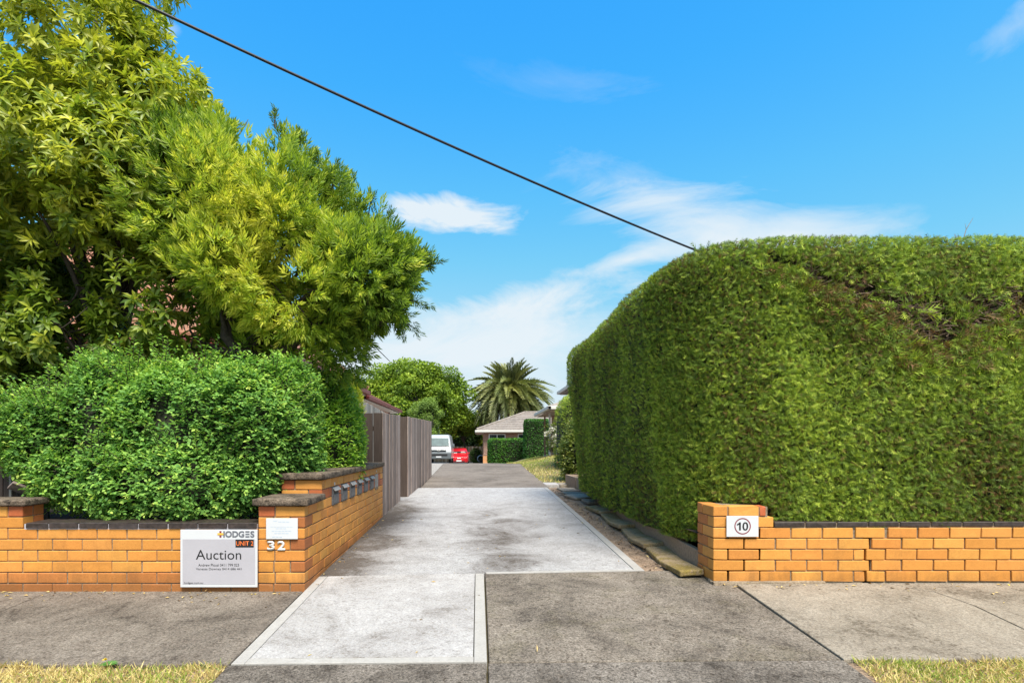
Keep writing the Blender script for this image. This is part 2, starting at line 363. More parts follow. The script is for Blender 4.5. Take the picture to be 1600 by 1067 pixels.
def rect(x0, x1, y0, y1): return [(x0, y0), (x1, y0), (x1, y1), (x0, y1)]
def strip(name, x0, x1, y0, y1, m, parent, lift=0.0):
    ys_ = [y0] + [v for v in GY if y0 < v < y1] + [y1]
    return slab(name, [(x0, v) for v in ys_][::-1] + [(x1, v) for v in ys_], m, parent, lift) if len(ys_) == 2 else [slab(name, rect(x0, x1, a, b_), m, parent, lift) for a, b_ in zip(ys_, ys_[1:])]

kerb = empty('kerb', (0, .4, -.3), 'concrete kerb along the street edge', kind='structure')
box('kerb_stone', -40, 40, .30, .45, -.45, -.285, M_foot2, kerb, .02)
foot = empty('footpath', (0, 3.9, 0), 'mottled grey concrete footpath in front of the brick walls', kind='structure')
slab('slab', rect(-6.6, -3.4, 3.215, 4.575), M_foot, foot); slab('slab', rect(-3.392, -1.392, 3.215, 4.575), M_foot, foot)
slab('slab', rect(.062, 2.026, 3.215, 4.985), M_foot3, foot, bev=.008)
crack = [(3.25, 4.585), (3.36, 4.42), (3.45, 4.36), (3.475, 4.22), (3.50, 4.06), (3.475, 3.85), (3.45, 3.63), (3.40, 3.42), (3.41, 3.215)]
slab('slab', [(2.042, 3.215), (3.403, 3.215)] + [(x - .006, y) for x, y in crack[::-1]] + [(2.042, 4.585)], M_foot2, foot)
slab('slab', [(x + .006, y) for x, y in crack] + [(7.5, 3.215), (7.5, 4.585)], M_foot2, foot)
drive = empty('driveway', (0, 8, .1), 'long concrete driveway rising between the brick wall and the hedge', kind='structure')
slab('apron_slab', rect(-1.39, .044, .47, 3.203), M_apron, drive); slab('apron_slab', rect(.056, 2.03, .47, 3.203), M_apron, drive)
# the pale patch: rough middle panel inside four trowelled bands
bw = .078; x0, x1, y0, y1 = -1.378, .050, 3.213, 4.99
slab('pale_panel', rect(x0 + bw, x1 - bw, y0 + bw * .9, y1), M_white, drive, .004, bev=.003)
slab('trowelled_band', rect(x0, x0 + bw - .005, y0, y1), M_band, drive, .004, bev=.004)
slab('trowelled_band', rect(x1 - bw + .005, x1, y0, y1), M_band, drive, .004, bev=.004)
slab('trowelled_band', rect(x0 + bw - .003, x1 - bw + .003, y0, y0 + bw * .9 - .005), M_band, drive, .0045, bev=.004)
# main pour, two bays, with a band along its right edge and its front edge
slab('driveway_slab', [(-1.50, 5.0), (.055, 5.0), (.055, 5.012), (.06, 5.05), (1.36, 5.05), (1.385, 9.69), (-1.50, 9.69)], M_drive, drive)
slab('driveway_slab', rect(-1.60, 1.39, 9.70, 12.24), M_drive, drive)
slab('trowelled_band', [(1.365, 5.05), (1.445, 5.05), (1.47, 12.24), (1.395, 12.24), (1.39, 9.69)], M_band, drive, .001, bev=.003)
slab('trowelled_band', rect(.07, 1.445, 5.0, 5.045), M_band, drive, .001, bev=.003)
for a, b_ in ((12.25, 16.3), (16.31, 20.3)):
    slab('old_slab', rect(-1.22, 1.50 if a < 13 else 1.47, a + .01, b_), M_drive_old, drive)
for a, b_ in ((20.305, 26), (26.01, 33)):
    slab('old_slab', rect(-1.3, 1.1, a, b_), M_drive_old, drive)
slab('side_slab', rect(-7.0, -1.23, 15.5, 20.3), M_court, drive); slab('side_slab', rect(-7.0, -1.31, 20.31, 33), M_court, drive)
slab('yard_slab', rect(-7.0, .3, 33.01, 39.5), M_court, drive); slab('yard_slab', rect(-7.0, 1.0, 39.51, 50), M_court, drive); slab('yard_slab', rect(-7.0, 3.0, 50.01, 57), M_court, drive)
sheet('soil_strip', np.linspace(1.46, 2.3, 40), np.linspace(4.8, 12.4, 200), -.022, M_soil, label='bare brown soil strip between the driveway and the stepping pavers', wob=.007)
sheet('lawn', np.linspace(1.475, 7, 45), np.linspace(13.3, 36, 80), -.005, M_ground, label='dry lawn beside the upper driveway')
bed_l = np_mesh('garden_bed', np.array([(-7, 4.68, .44), (-1.72, 4.68, .44), (-1.72, 8.3, .46), (-7, 11, .46)]), np.array([(0, 1, 2, 3)]), M_bed)
tag(bed_l, 'dark garden soil behind the low orange brick wall', kind='structure')
bed_r = np_mesh('garden_bed', np.array([(1.86, 4.78, .40), (8, 4.70, .40), (8, 12, .45), (1.86, 9.4, .33)]), np.array([(0, 1, 2, 3)]), M_bed)
tag(bed_r, 'dark soil under the tall clipped conifer hedge', kind='structure')

# ------------------------------------------------------------------ brick walls
_brick_cache = {}
def brick_mesh(dx, dy, dz, m=M_brick, bev=.0035):
    var = random.randrange(4); key = (round(dx, 3), round(dy, 3), round(dz, 3), m.name, var)
    if key not in _brick_cache:
        bm = bmesh.new(); add_box(bm, -dx / 2, dx / 2, -dy / 2, dy / 2, -dz / 2, dz / 2)
        for v in bm.verts: v.co += Vector((random.uniform(-.0018, .0018), random.uniform(-.0012, .0012), random.uniform(-.0018, .0018)))
        bmesh.ops.bevel(bm, geom=bm.edges[:], offset=min(bev, dz * .2) * random.uniform(.7, 1.5), segments=1, affect='EDGES', profile=.5)
        if var == 3:                                  # a chipped corner
            v = max(bm.verts, key=lambda q: q.co.x * random.choice((-1, 1)) - q.co.y * 2 + q.co.z * random.choice((-1, 1))); v.co += Vector((0, .006, 0))
        me = bpy.data.meshes.new('brick'); bm.to_mesh(me); bm.free(); me.materials.append(m); _brick_cache[key] = me
    return _brick_cache[key]
def brick(parent, x0, x1, y0, y1, z0, z1, col=None, m=M_brick, name='brick', jit=.0012, rot=0.0):
    o = bpy.data.objects.new(name, brick_mesh(x1 - x0, y1 - y0, z1 - z0, m)); COL.objects.link(o)
    o.location = ((x0 + x1) / 2 + random.uniform(-jit, jit), (y0 + y1) / 2 + random.uniform(-jit, jit), (z0 + z1) / 2 + random.uniform(-jit, jit) * .7)
    o.rotation_euler = (random.uniform(-.003, .003), random.uniform(-.004, .004) + rot, random.uniform(-.003, .003))
    c = col or random.choice(BRICK_COLS); f = random.uniform(.95, 1.05); o.color = (c[0] * f, c[1] * f * random.uniform(.95, 1.04), c[2] * f, 1)
    return attach(o, parent)
CH, BH, J, WT = .088, .0800, .0085, .11          # course, brick height, joint, brick depth
FY = 4.57                                         # plane of the street fronts
ZB = -.044                                        # foot of the left walls
def course(k, zb=ZB): return zb + k * CH + (CH - BH), zb + (k + 1) * CH

# low wall on the left with its end pier
lw = empty('brick_wall', (-3.0, FY, 0), 'low orange brick garden wall left of the letterboxes with the auction sign on it', 'wall', 'orange brick front walls')
LX1 = -1.746; PITCH = .2365
box('mortar', -6.4, LX1 - .002, FY + .008, FY + .10, -.3, .476, M_mortar, lw)
for k in range(6):
    z0, z1 = course(k); off = (-3.498 + (PITCH / 2 if k % 2 == 0 else 0)) % PITCH
    x = LX1
    edges = [LX1] + [e for e in np.arange(-6.5 - (-6.5 % PITCH) + off, LX1 - .03, PITCH)][::-1] 
    for e1, e0 in zip(edges, edges[1:]):
        if e1 < -6.3: break
        c = None
        if k == 0: c = random.choice([(.36, .13, .035), (.42, .15, .04), (.48, .18, .045)])
        elif k == 1: c = random.choice([(.46, .17, .042), (.5, .19, .045), (.54, .205, .05)])
        brick(lw, e0 + J / 2, e1 - J / 2, FY, FY + WT, z0, z1, c)
for i in range(12):                                # dark cap bricks laid along the top
    x1_ = -1.752 - i * .2365
    if x1_ < -3.6: break
    cb = brick(lw, max(x1_ - .2265, -3.58), x1_, FY - .012, FY + .225, .486, .531, (1, 1, 1), M_cap, 'cap_brick')
box('cap_mortar', -3.6, -1.752, FY, FY + .21, .478, .521, M_signgrey, lw)
# pier at the end of the low wall
PX = -3.614
for k in (6, 7):
    z0, z1 = course(k)
    if k == 7: ws = [.115, .225, .225, .225]
    else: ws = [.225, .225, .225, .115]
    x = PX
    for i, w in enumerate(ws):
        brick(lw, x - w + J / 2 * 0, x - J if i else x, FY, FY + WT, z0, z1, BRICK_RED[1] if (k == 7 and i == 0) else None); x -= w
    brick(lw, PX - WT, PX, FY + WT + J, FY + .225, z0, z1, (.42, .13, .04))
box('mortar', -5.2, PX - .008, FY + .009, FY + .22, .470, .655, M_mortar, lw)
box('coping_slab', -4.5, PX + .035, FY - .03, FY + .25, .661, .715, M_coping, lw, .012)

# stepped wall with the letterboxes
SX = -1.376; UY = 5.075; SY1 = 8.31; PL = LX1
bw_ = empty('letterbox_wall', (SX - .18, 6.4, 0), 'stepped orange brick wall with letterboxes beside the driveway, numbered 32', 'wall', 'orange brick front walls')
box('mortar', PL + .004, SX - .009, FY + .009, UY + .05, -.3, .655, M_mortar, bw_)
box('mortar', SX - .35, SX - .009, UY + .009, SY1 - .004, -.3, .832, M_mortar, bw_)
for k in range(8):                                 # street face of the low step
    z0, z1 = course(k)
    if k % 2 == 1:
        spans = [(PL + .002, PL + .128, 1 if k == 7 else 0), (PL + .138, SX, 0)]
    else:
        spans = [(PL + .002, PL + .118, 0), (PL + .128, SX - .121, 0), (SX - .111, SX, 2)] if k in (0, 2, 4, 6) else []
    for a, b_, t in spans:
        c = BRICK_RED[1] if t == 1 else (.36, .12, .035) if t == 2 else None
        if k == 0: c = (.42, .15, .04)
        if b_ == SX and k % 2 == 0: brick(bw_, a, b_, FY, FY + .225, z0, z1, c)          # end of a side stretcher
        else: brick(bw_, a, b_, FY, FY + WT, z0, z1, c)
for k in (8, 9):                                   # street face of the high step
    z0, z1 = course(k); xl = SX - .355
    if k == 9: sp = [(xl, xl + .112, BRICK_RED[1]), (xl + .122, SX, None)]
    else: sp = [(xl, xl + .23, None), (xl + .24, SX, BRICK_RED[0])]
    for a, b_, c in sp: brick(bw_, a, b_, UY, UY + (WT if k == 9 else .225 if b_ == SX else WT), z0, z1, c)
LB0, LBS = 5.540, .3765                             # first letterbox and spacing
boxes_y = [LB0 + i * LBS for i in range(7)]
for k in range(10):                                # driveway face
    z0, z1 = course(k); start = FY if k < 8 else UY
    y = start + (WT + J if k % 2 == 1 else .225 + J)
    if k in (7, 8):                                # the two courses that hold the letterboxes
        segs = []; prev = y
        for by in boxes_y:
            lo, hi = by - .115, by + .115
            n = max(1, round((lo - J - prev) / .2365)) if lo - prev > .03 else 0
            for i in range(n):
                w = (lo - prev) / n; segs.append((prev + i * w, prev + (i + 1) * w - J))
            prev = hi + J
        n = max(1, round((SY1 - prev) / .2365)); w = (SY1 - prev) / n
        segs += [(prev + i * w, prev + (i + 1) * w - J) for i in range(n)]
        for a, b_ in segs:
            if b_ - a > .02: brick(bw_, SX - WT, SX, a, b_, z0, z1, random.choice(BRICK_RED + BRICK_COLS[:2]) if a > boxes_y[0] - .4 else None)
        continue
    while y < SY1 - .03:
        y2 = min(y + .2365 - J, SY1)
        if z1 > g(SX, y) - .02:
            brick(bw_, SX - WT, SX, y, y2, z0, z1, None if k > 1 else random.choice([(.5, .19, .045), (.55, .21, .05)]))
        y = y2 + J
# concrete copings
def rough_slab(name, x0, x1, y0, y1, z0, z1, m, parent, amp=.006, seed=0, soft=True):
    bm = bmesh.new(); add_box(bm, x0, x1, y0, y1, z0, z1)
    bmesh.ops.bevel(bm, geom=bm.edges[:], offset=.012, segments=2, affect='EDGES', profile=.5)
    bmesh.ops.subdivide_edges(bm, edges=[e for e in bm.edges if e.calc_length() > .08], cuts=3, use_grid_fill=True)
    rr = random.Random(seed)
    for v in bm.verts:
        v.co += Vector((rr.uniform(-amp, amp), rr.uniform(-amp, amp), rr.uniform(-amp, amp) * .6))
    bmesh.ops.triangulate(bm, faces=bm.faces[:])
    return bm_obj(name, bm, m, parent, soft)
rough_slab('coping_slab', PL - .035, SX + .035, FY - .035, UY - .004, .665, .722, M_coping, bw_, .004, 3)
ye = [UY - .04, 5.62, 6.2, 6.83, 7.42, SY1 - .01]
for i, (a, b_) in enumerate(zip(ye, ye[1:])):
    rough_slab('coping_slab', SX - .355 - .04 - random.uniform(0, .008), SX + .034, a + .004, b_ - .004, .842, .899 + random.uniform(-.004, .004), M_coping, bw_, .004, 10 + i)
# letterboxes: a steel case set into the bricks, hinged lid over the slot
for i, by in enumerate(boxes_y):
    z0, z1 = course(7)[0], course(8)[1]
    if i < 6:
        lb = box('letterbox', SX - .16, SX + .010, by - .114, by + .114, z0 - .002, z1, M_steel, bw_, .004)
        lb['label'] = 'grey steel letterbox with a hinged lid over its slot'
        box('door_plate', SX + .010, SX + .016, by - .094, by + .094, z0 + .012, z1 - .068, M_steel, lb, .003)
        box('slot', SX + .0105, SX + .0125, by - .075, by + .085, z1 - .066, z1 - .036, M_slot, lb)
        Mx = Matrix.Translation((SX + .008, by, z1 - .004)) @ Matrix.Rotation(R(52 + random.uniform(-4, 4)), 4, 'Y')
        box('lid', 0, .040, -.112, .112, -.003, .003, M_lid, lb, .002, Mx)
        box('lid', .0, .012, by - .085 - by, .085, -.012, -.004, M_lid, lb, 0, Matrix.Translation((SX + .012, by, z1 - .022)))
    else:
        lb = box('letterbox', SX - .16, SX + .004, by - .114, by + .114, z0, z1 + .004, M_lid, bw_, .004)
        lb['label'] = 'flat grey plate closing the last letterbox opening'
        box('patch_of_mortar', SX, SX + .008, by - .12, by + .1, z0 - .03, z0 + .004, M_mortar, lb, .003)
for by, m_ in ((boxes_y[3] + .01, M_steel), (boxes_y[4] + .02, M_lid), (boxes_y[6], M_digit), (boxes_y[0] - .02, M_digit)):
    h = .02 if m_ is not M_digit else .03
    z_ = .775 if by > 6 else .762
    box('number_tag', SX, SX + .004, by - .012, by + .012, z_, z_ + h, m_, bw_, .001)

# wall on the right with its cracked joint
rw = empty('brick_wall', (3.6, FY, .06), 'low cracked orange brick wall under the tall hedge', 'wall', 'orange brick front walls')
RZ = .058; RX0 = 1.868; RCH = .0862; RP = .2485; RBH = .0785
def rcourse(k): return RZ + k * RCH + (RCH - RBH), RZ + (k + 1) * RCH
CR = {0: 3.075, 1: 3.085, 2: 3.07, 3: 3.105, 4: 2.958}
box('mortar', RX0 + .008, 3.055, FY + .009, FY + .10, -.2, RZ + 5 * RCH - .006, M_mortar, rw)
box('mortar', 3.12, 7.3, FY + .009, FY + .10, -.2, RZ + 5 * RCH - .006, M_mortar, rw)
box('mortar', RX0 + .008, 2.30, FY + .009, FY + .32, -.2, RZ + 7 * RCH - .006, M_mortar, rw)
for k in range(7):
    z0, z1 = rcourse(k); end = 7.3 if k < 5 else (2.345 if k == 5 else 2.285)
    x = RX0; first = True
    while x < end - .02:
        w = (.112 if k % 2 == 0 else .2385) if first else .2385
        x2 = min(x + w, end)
        if k < 5:
            cx = CR[k]
            if x < cx < x2 - .02 and cx - x > .03:      # a brick broken by the crack
                brick(rw, x, cx - .006, FY, FY + WT, z0, z1); brick(rw, cx + .008, x2, FY - .003, FY + WT - .003, z0, z1, rot=.006)
                x = x2 + .0105; first = False; continue
            s = .004 if x > cx - .02 else 0
            if abs(x - cx) < .03 or (k == 4 and 2.9 < x < 3.4): s2 = .010
            else: s2 = 0
            depth = .225 if first and k % 2 == 0 else WT
            brick(rw, x + s2, x2, FY - s, FY + depth - s, z0 + (.003 if s else 0), z1 + (.003 if s else 0), rot=(.004 if s else 0))
            x = x2 + .0105 + (.006 if s2 else 0)
        else:
            brick(rw, x, x2, FY, FY + (.225 if first and k % 2 == 0 else WT), z0, z1, BRICK_RED[1] if (k == 6 and x2 == end) else None)
            x = x2 + .0105
        first = False
    y = FY + (.225 if k % 2 == 0 else WT) + J           # return face of the pier
    while y < FY + .33:
        y2 = min(y + (.105 if k % 2 == 0 else .21), FY + .335)
        brick(rw, RX0, RX0 + WT, y, y2, z0, z1, random.choice([(.5, .19, .045), (.46, .16, .04)])); y = y2 + J
x = 2.352
while x < 7.2:
    w = random.choice([.2385, .2385, .2385]); lift = .003 if x > 2.95 else 0
    brick(rw, x, x + w, FY - .006, FY + .225, RZ + 5 * RCH + .009 + lift, RZ + 5 * RCH + .047 + lift, (1, 1, 1), M_cap, 'cap_brick'); x += w + .0105
box('cap_mortar', 2.355, 7.3, FY + .004, FY + .21, RZ + 5 * RCH - .004, RZ + 5 * RCH + .04, M_mortar, rw)
rough_slab('wall_footing', RX0 - .01, 2.75, FY - .022, FY + .1, -.1, RZ + .012, M_mortar, rw, .006, 40)

# ------------------------------------------------------------------ signs and lettering
def text_obj(name, s, x0, x1, y0, y1, Y, m, parent, bold=0.0, depth=.0008):
    """flat lettering that fills the photo-pixel box x0..x1, y0..y1 on the plane at depth Y"""
    cu = bpy.data.curves.new('lettering', 'FONT'); cu.body = s; cu.offset = bold; cu.extrude = 0; cu.resolution_u = 4
    o = bpy.data.objects.new('tmp', cu); COL.objects.link(o); dg = bpy.context.evaluated_depsgraph_get()
    me = bpy.data.meshes.new_from_object(o.evaluated_get(dg)); bpy.data.objects.remove(o)
    n = len(me.vertices); co = np.empty(n * 3, np.float32); me.vertices.foreach_get('co', co); co = co.reshape(-1, 3)
    mn, mx = co.min(0), co.max(0); u = (co[:, 0] - mn[0]) / (mx[0] - mn[0]); v = (co[:, 1] - mn[1]) / (mx[1] - mn[1])
    a, b_ = at(x0, y1, Y), at(x1, y0, Y)
    out = np.stack([a.x + u * (b_.x - a.x), np.full(n, Y), a.z + v * (b_.z - a.z)], -1).astype(np.float32)
    me.vertices.foreach_set('co', out.ravel()); me.update(); me.name = name
    me.materials.clear(); return link(name, me, m, parent)
def plate(name, x0, x1, y0, y1, Y, t, m, parent, bev=.0):
    a, b_ = at(x0, y1, Y), at(x1, y0, Y)
    return box(name, a.x, b_.x, Y, Y + t, a.z, b_.z, m, parent, bev)
def sx(u): return 275 + u / 7.805
def sy(v): return 820 + v / 7.805
ay = FY - .030
au = empty('auction_sign', at(341, 917, ay), 'white and grey auction board fixed to the low brick wall', 'sign')
plate('board', sx(52), sx(990), sy(58), sy(758), ay, .016, M_signwhite, au, .002)
plate('panel', sx(80), sx(965), sy(172), sy(722), ay - .0012, .001, M_signgrey, au)
y_ = ay - .0022
text_obj('lettering', 'IODG', sx(577), sx(832), sy(72), sy(150), y_, M_grey, au, .035)
for v0, v1 in ((73, 88), (103, 118), (133, 149)): plate('letter_bar', sx(846), sx(896), sy(v0), sy(v1), y_, .0006, M_grey, au)
text_obj('lettering', 'S', sx(906), sx(956), sy(71), sy(151), y_, M_grey, au, .035)
plate('emblem_bar', sx(530), sx(553), sy(72), sy(150), y_, .0006, M_maroon, au)
plate('emblem_bar', sx(505), sx(578), sy(98), sy(122), y_ - .0008, .0006, M_yellow, au)
plate('unit_sticker', sx(725), sx(948), sy(175), sy(272), y_, .0008, M_black, au)
text_obj('lettering', 'UNIT 2', sx(733), sx(943), sy(195), sy(250), y_ - .001, M_orange, au, .012)
text_obj('lettering', 'Auction', sx(242), sx(795), sy(302), sy(420), y_, M_black, au)
text_obj('lettering', 'Andrew Plousi 0411 799 023', sx(272), sx(768), sy(470), sy(503), y_, M_black, au)
text_obj('lettering', 'Vanessa Downey 0414 686 441', sx(243), sx(800), sy(520), sy(556), y_, M_black, au)
text_obj('lettering', 'hodges.com.au', sx(98), sx(330), sy(692), sy(722), y_, M_black, au)
ny = FY - .018
no = empty('notice_plate', at(440, 842, ny), 'small white notice with faint print on the brick pier above number 32', 'sign')
plate('board', 415.6, 465, 809.5, 842, ny, .010, M_signwhite, no, .0015)
for x0_, x1_, yy in ((427, 434, 813.4), (435, 453, 814.6), (422.5, 458, 822.6), (431, 448, 825.0), (424.5, 455.5, 828.9), (428.5, 452, 832.4), (425, 442, 838.0)):
    n_ = max(1, int((x1_ - x0_) / 5)); w_ = (x1_ - x0_) / n_
    for i in range(n_): plate('print_line', x0_ + i * w_, x0_ + (i + .8) * w_, yy, yy + (.55 if yy == 822.6 else 1.0), ny - .0008, .0006, M_paleblue, no)
for s_, a_, b2 in (('3', 417.6, 429.0), ('2', 433.6, 445.6)):
    o = text_obj('house_number_digit', s_, a_, b2, 844.6, 859.3, FY - .006, M_digit, bw_, .03)
    sol = o.modifiers.new('thickness', 'SOLIDIFY'); sol.thickness = .007; sol.offset = 0
ty = FY - .016
ten = empty('speed_sign', at(1160, 838, ty), 'white plate with a red ringed 10 on the right hand brick pier', 'sign')
plate('board', 1135.4, 1185.2, 805.8, 838.3, ty, .008, M_signwhite, ten, .001)
def ring(name, cx, cy, r0, r1, Y, m, parent, n=48):
    c = at(cx, cy, Y); s_ = Y / F; th = np.linspace(0, 2 * np.pi, n, endpoint=False)
    V = np.concatenate([np.stack([c.x + r * s_ * np.cos(th), np.full(n, Y), c.z + r * s_ * np.sin(th)], -1) for r in (r0, r1)])
    i = np.arange(n); j = (i + 1) % n
    return np_mesh(name, V, np.stack([i, i + n, j + n, j], -1), m, parent)
ring('red_ring', 1160.4, 821.7, 11.2, 12.8, ty - .0012, M_maroon, ten)
def flat_poly(name, pts, Y, m, parent):
    me = bpy.data.meshes.new(name); me.from_pydata([tuple(at(x, y, Y)) for x, y in pts], [], [tuple(range(len(pts)))]); me.update(); return link(name, me, m, parent)
flat_poly('numeral', [(1154.9, 828.2), (1154.9, 819.3), (1151.4, 820.8), (1151.4, 818.6), (1153.6, 817.4), (1155.2, 815.6), (1157.6, 815.6), (1157.6, 828.2)], ty - .0012, M_black, ten)
th0 = np.linspace(0, 2 * np.pi, 40, endpoint=False); cc = at(1164.6, 821.9, ty - .0012); q_ = ty / F
V_ = np.concatenate([np.stack([cc.x + a_ * q_ * np.sign(np.cos(th0)) * np.abs(np.cos(th0)) ** .8, np.full(40, cc.y), cc.z + b2 * q_ * np.sin(th0)], -1) for a_, b2 in ((1.9, 4.4), (4.5, 6.5))]); ii = np.arange(40); jj = (ii + 1) % 40
np_mesh('numeral', V_, np.stack([ii, ii + 40, jj + 40, jj], -1), M_black, ten)

# ------------------------------------------------------------------ timber fences
fence_a = empty('driveway_fence', (-1.45, 9.2, .2), 'weathered vertical board fence beside the letterbox wall, with dark gapped boards facing the street', 'fence')
def board(parent, p0, p1, zb0, zt0, zb1, zt1, t, m, name='board', nrm=None):
    """upright board from p0 to p1 (plan), thickness t away along nrm"""
    d = Vector((p1[0] - p0[0], p1[1] - p0[1], 0)).normalized(); n_ = Vector((-d.y, d.x, 0)) if nrm is None else Vector((*nrm, 0))
    bm = bmesh.new(); q = []
    for (p, zb, zt) in ((p0, zb0, zt0), (p1, zb1, zt1)):
        for s_ in (0, 1):
            for z in (zb, zt): q.append(bm.verts.new((p[0] + n_.x * t * s_, p[1] + n_.y * t * s_, z)))
    a0, a1, b0, b1, c0, c1, d0, d1 = q
    for f in ((a0, a1, c1, c0), (b0, d0, d1, b1), (a0, b0, b1, a1), (c0, c1, d1, d0), (a1, b1, d1, c1), (a0, c0, d0, b0)): bm.faces.new(f)
    bmesh.ops.recalc_face_normals(bm, faces=bm.faces[:]); bmesh.ops.bevel(bm, geom=bm.edges[:], offset=.003, segments=1, affect='EDGES')
    return bm_obj(name, bm, m, parent)
xb = [597.5, 583.0, 566.2, 549.4, 532.5, 515.5, 498]
for a, b_ in zip(xb, xb[1:]):                       # boards facing the street
    p1_, p0_ = at(a - .9 if a < 597 else a, 645, 8.33), at(b_ + .6, 645, 8.33)
    zt = p1_.z + random.uniform(-.004, .004)
    board(fence_a, (p0_.x, 8.33), (p1_.x, 8.33), .30, zt, .30, zt, .022, M_wood_dark)
for z_ in (.75, 1.35):
    p = at(498, 645, 8.37); box('rail', p.x, -1.40, 8.358, 8.395, z_, z_ + .07, M_wood_dark, fence_a)
def side_fence(parent, xa, ya, xb_, yb, zta, ztb, n, m, t=.022):
    for i in range(n):
        f0, f1 = i / n, (i + 1) / n - .006 / math.hypot(xb_ - xa, yb - ya)
        P0 = (xa + (xb_ - xa) * f0, ya + (yb - ya) * f0); P1 = (xa + (xb_ - xa) * f1, ya + (yb - ya) * f1); e = random.uniform(-.006, .006)
        dx = random.uniform(-.008, .008)
        board(parent, (P0[0] + dx, P0[1]), (P1[0] + dx, P1[1]), g(*P0) - .05, zta + (ztb - zta) * f0 + e, g(*P1) - .05, zta + (ztb - zta) * f1 + e, t, m, nrm=(-1, 0))
side_fence(fence_a, -1.372, 8.33, -1.378, 10.2, 1.608, 1.668, 12, M_wood_pale)
box('post', -1.50, -1.40, 10.1, 10.2, .1, 1.62, M_wood_dark, fence_a)
fence_b = empty('driveway_fence', (-1.3, 12.9, .25), 'second weathered vertical board fence further up the driveway, ending beside the white van', 'fence')
board(fence_b, (-1.445, 10.66), (-1.305, 10.66), .12, 1.665, .12, 1.667, .03, M_wood_dark)
side_fence(fence_b, -1.303, 10.66, -1.212, 15.1, 1.668, 1.762, 29, M_wood_pale)
box('rail', -1.42, -1.34, 10.75, 15.0, .6, .68, M_wood_dark, fence_b)
side = empty('paling_fence', (-2.62, 14, .3), 'pale silver paling fence rising behind the driveway fence, below the red roof', 'fence')
n_ = 66
for i in range(n_):
    y0_ = 8.9 + i * .115; zt = 2.27 - .03 * (y0_ - 9) + random.uniform(-.012, .012)
    board(side, (-2.62 + random.uniform(-.005, .005), y0_), (-2.62, y0_ + .105), .25, zt, .25, zt, .014, M_paling, 'paling', (-1, 0))
back = empty('boundary_fence', (-5, 5.6, .45), 'dark blue grey board fence behind the left end of the leafy bush', 'fence')
for i in range(13):
    x1_ = -3.99 - i * .142; zt = 1.42 + random.uniform(-.01, .01)
    board(back, (x1_ - .136, 5.35), (x1_, 5.35), .42, zt, .42, zt, .018, M_wood_dark)
p = at(12, 700, 5.30); box('post', p.x - .012, p.x + .012, 5.325, 5.348, .44, 1.40, M_paling, back, .003)
pk = empty('loose_plank', at(40, 768, 4.98), 'short weathered plank leaning behind the left end pier', 'plank')
a, b_ = at(16, 757, 4.86), at(66, 776, 5.02); d = b_ - a
box('board', 0, d.length, -.05, .05, -.012, .012, M_wood_pale, pk, .003, Matrix.Translation(a) @ d.to_track_quat('X', 'Z').to_matrix().to_4x4() @ Matrix.Rotation(R(-35), 4, 'X'))

# retaining sleepers, stepping pavers and planter beside the driveway
ret = empty('retaining_board', (1.84, 7, .1), 'weathered timber board holding the soil under the hedge beside the pavers', 'timber edging')
yy = [4.90, 6.5, 8.0, 9.45]
for i, (a, b_) in enumerate(zip(yy, yy[1:])):
    xa = [1.872, 1.885, 1.915, 1.94]
    board(ret, (xa[i], a), (xa[i + 1], b_ - .008), g(1.85, a) - .1, [.25, .28, .31][i], g(1.85, b_) - .1, [.28, .31, .33][i], .045, M_sleeper, nrm=(1, 0))
ppy = 4.72
for i in range(8):
    L_ = [.50, .58, .60, .50, .62, .56, .58, .36][i]; w_ = [.205, .21, .215, .20, .21, .205, .20, .19][i]
    cy = ppy + L_ / 2; cx = 1.752 + .011 * i + [.0, .012, -.008, .014, -.012, .01, -.006, -.04][i]
    o = rough_slab('stepping_paver', -w_ / 2, w_ / 2, -L_ / 2 + .018, L_ / 2 - .018, -.05, 0, M_paver, None, .0012, 60 + i, False)
    o.location = (cx, cy, g(cx, cy) + [.052, .036, .058, .034, .060, .036, .058, .03][i]); o.rotation_euler = (.03 + [-.05, .035, -.055, .03, -.06, .04, -.05, 0][i], R(-4) + random.uniform(-.05, .03), [.03, -.05, .04, -.06, .05, -.03, .05, .12][i])
    order = ['nearest the brick pier', 'second from the brick pier', 'third from the brick pier', 'fourth from the brick pier', 'fifth from the brick pier', 'sixth from the brick pier', 'seventh from the brick pier', 'eighth and last'][i]
    tag(o, 'mossy paver in the row beside the soil strip, ' + order, 'paver', 'stepping pavers beside the hedge'); ppy += L_ + .004
for i, (cx, cy, w_, l_, rz, lab) in enumerate(((1.90, 9.55, .27, .42, .1, 'small raised grey paver lying at the end of the mossy row'), (1.80, 10.35, .34, .55, .25, 'tilted grey paver on the soil in front of the timber planter'),
                                              (1.83, 11.0, .34, .55, .12, 'flat grey paver beside the timber planter'), (1.84, 11.75, .36, .6, .05, 'half buried grey paver beyond the timber planter front'))):
    o = rough_slab('stepping_paver', -w_ / 2, w_ / 2, -l_ / 2, l_ / 2, -.045, 0, M_foot2, None, .0012, 90 + i, False)
    o.location = (cx, cy, g(cx, cy) + (.05 if i == 0 else .035 if i == 1 else .012)); o.rotation_euler = (.03, -.04 if i < 2 else 0, rz); tag(o, lab, 'paver', 'loose pavers near the planter')
o = slab('pale_paver', rect(1.49, 1.80, 12.75, 13.3), M_white, None, .01); tag(o, 'pale square paver between the driveway and the lawn edge', 'paver')
o = slab('grey_paver', rect(1.82, 2.25, 12.75, 13.3), M_foot2, None, .006); tag(o, 'grey paver next to the pale one at the lawn edge', 'paver')
pl = empty('timber_planter', (2.1, 12, .25), 'low weathered timber planter edge under the rose bush', 'planter')
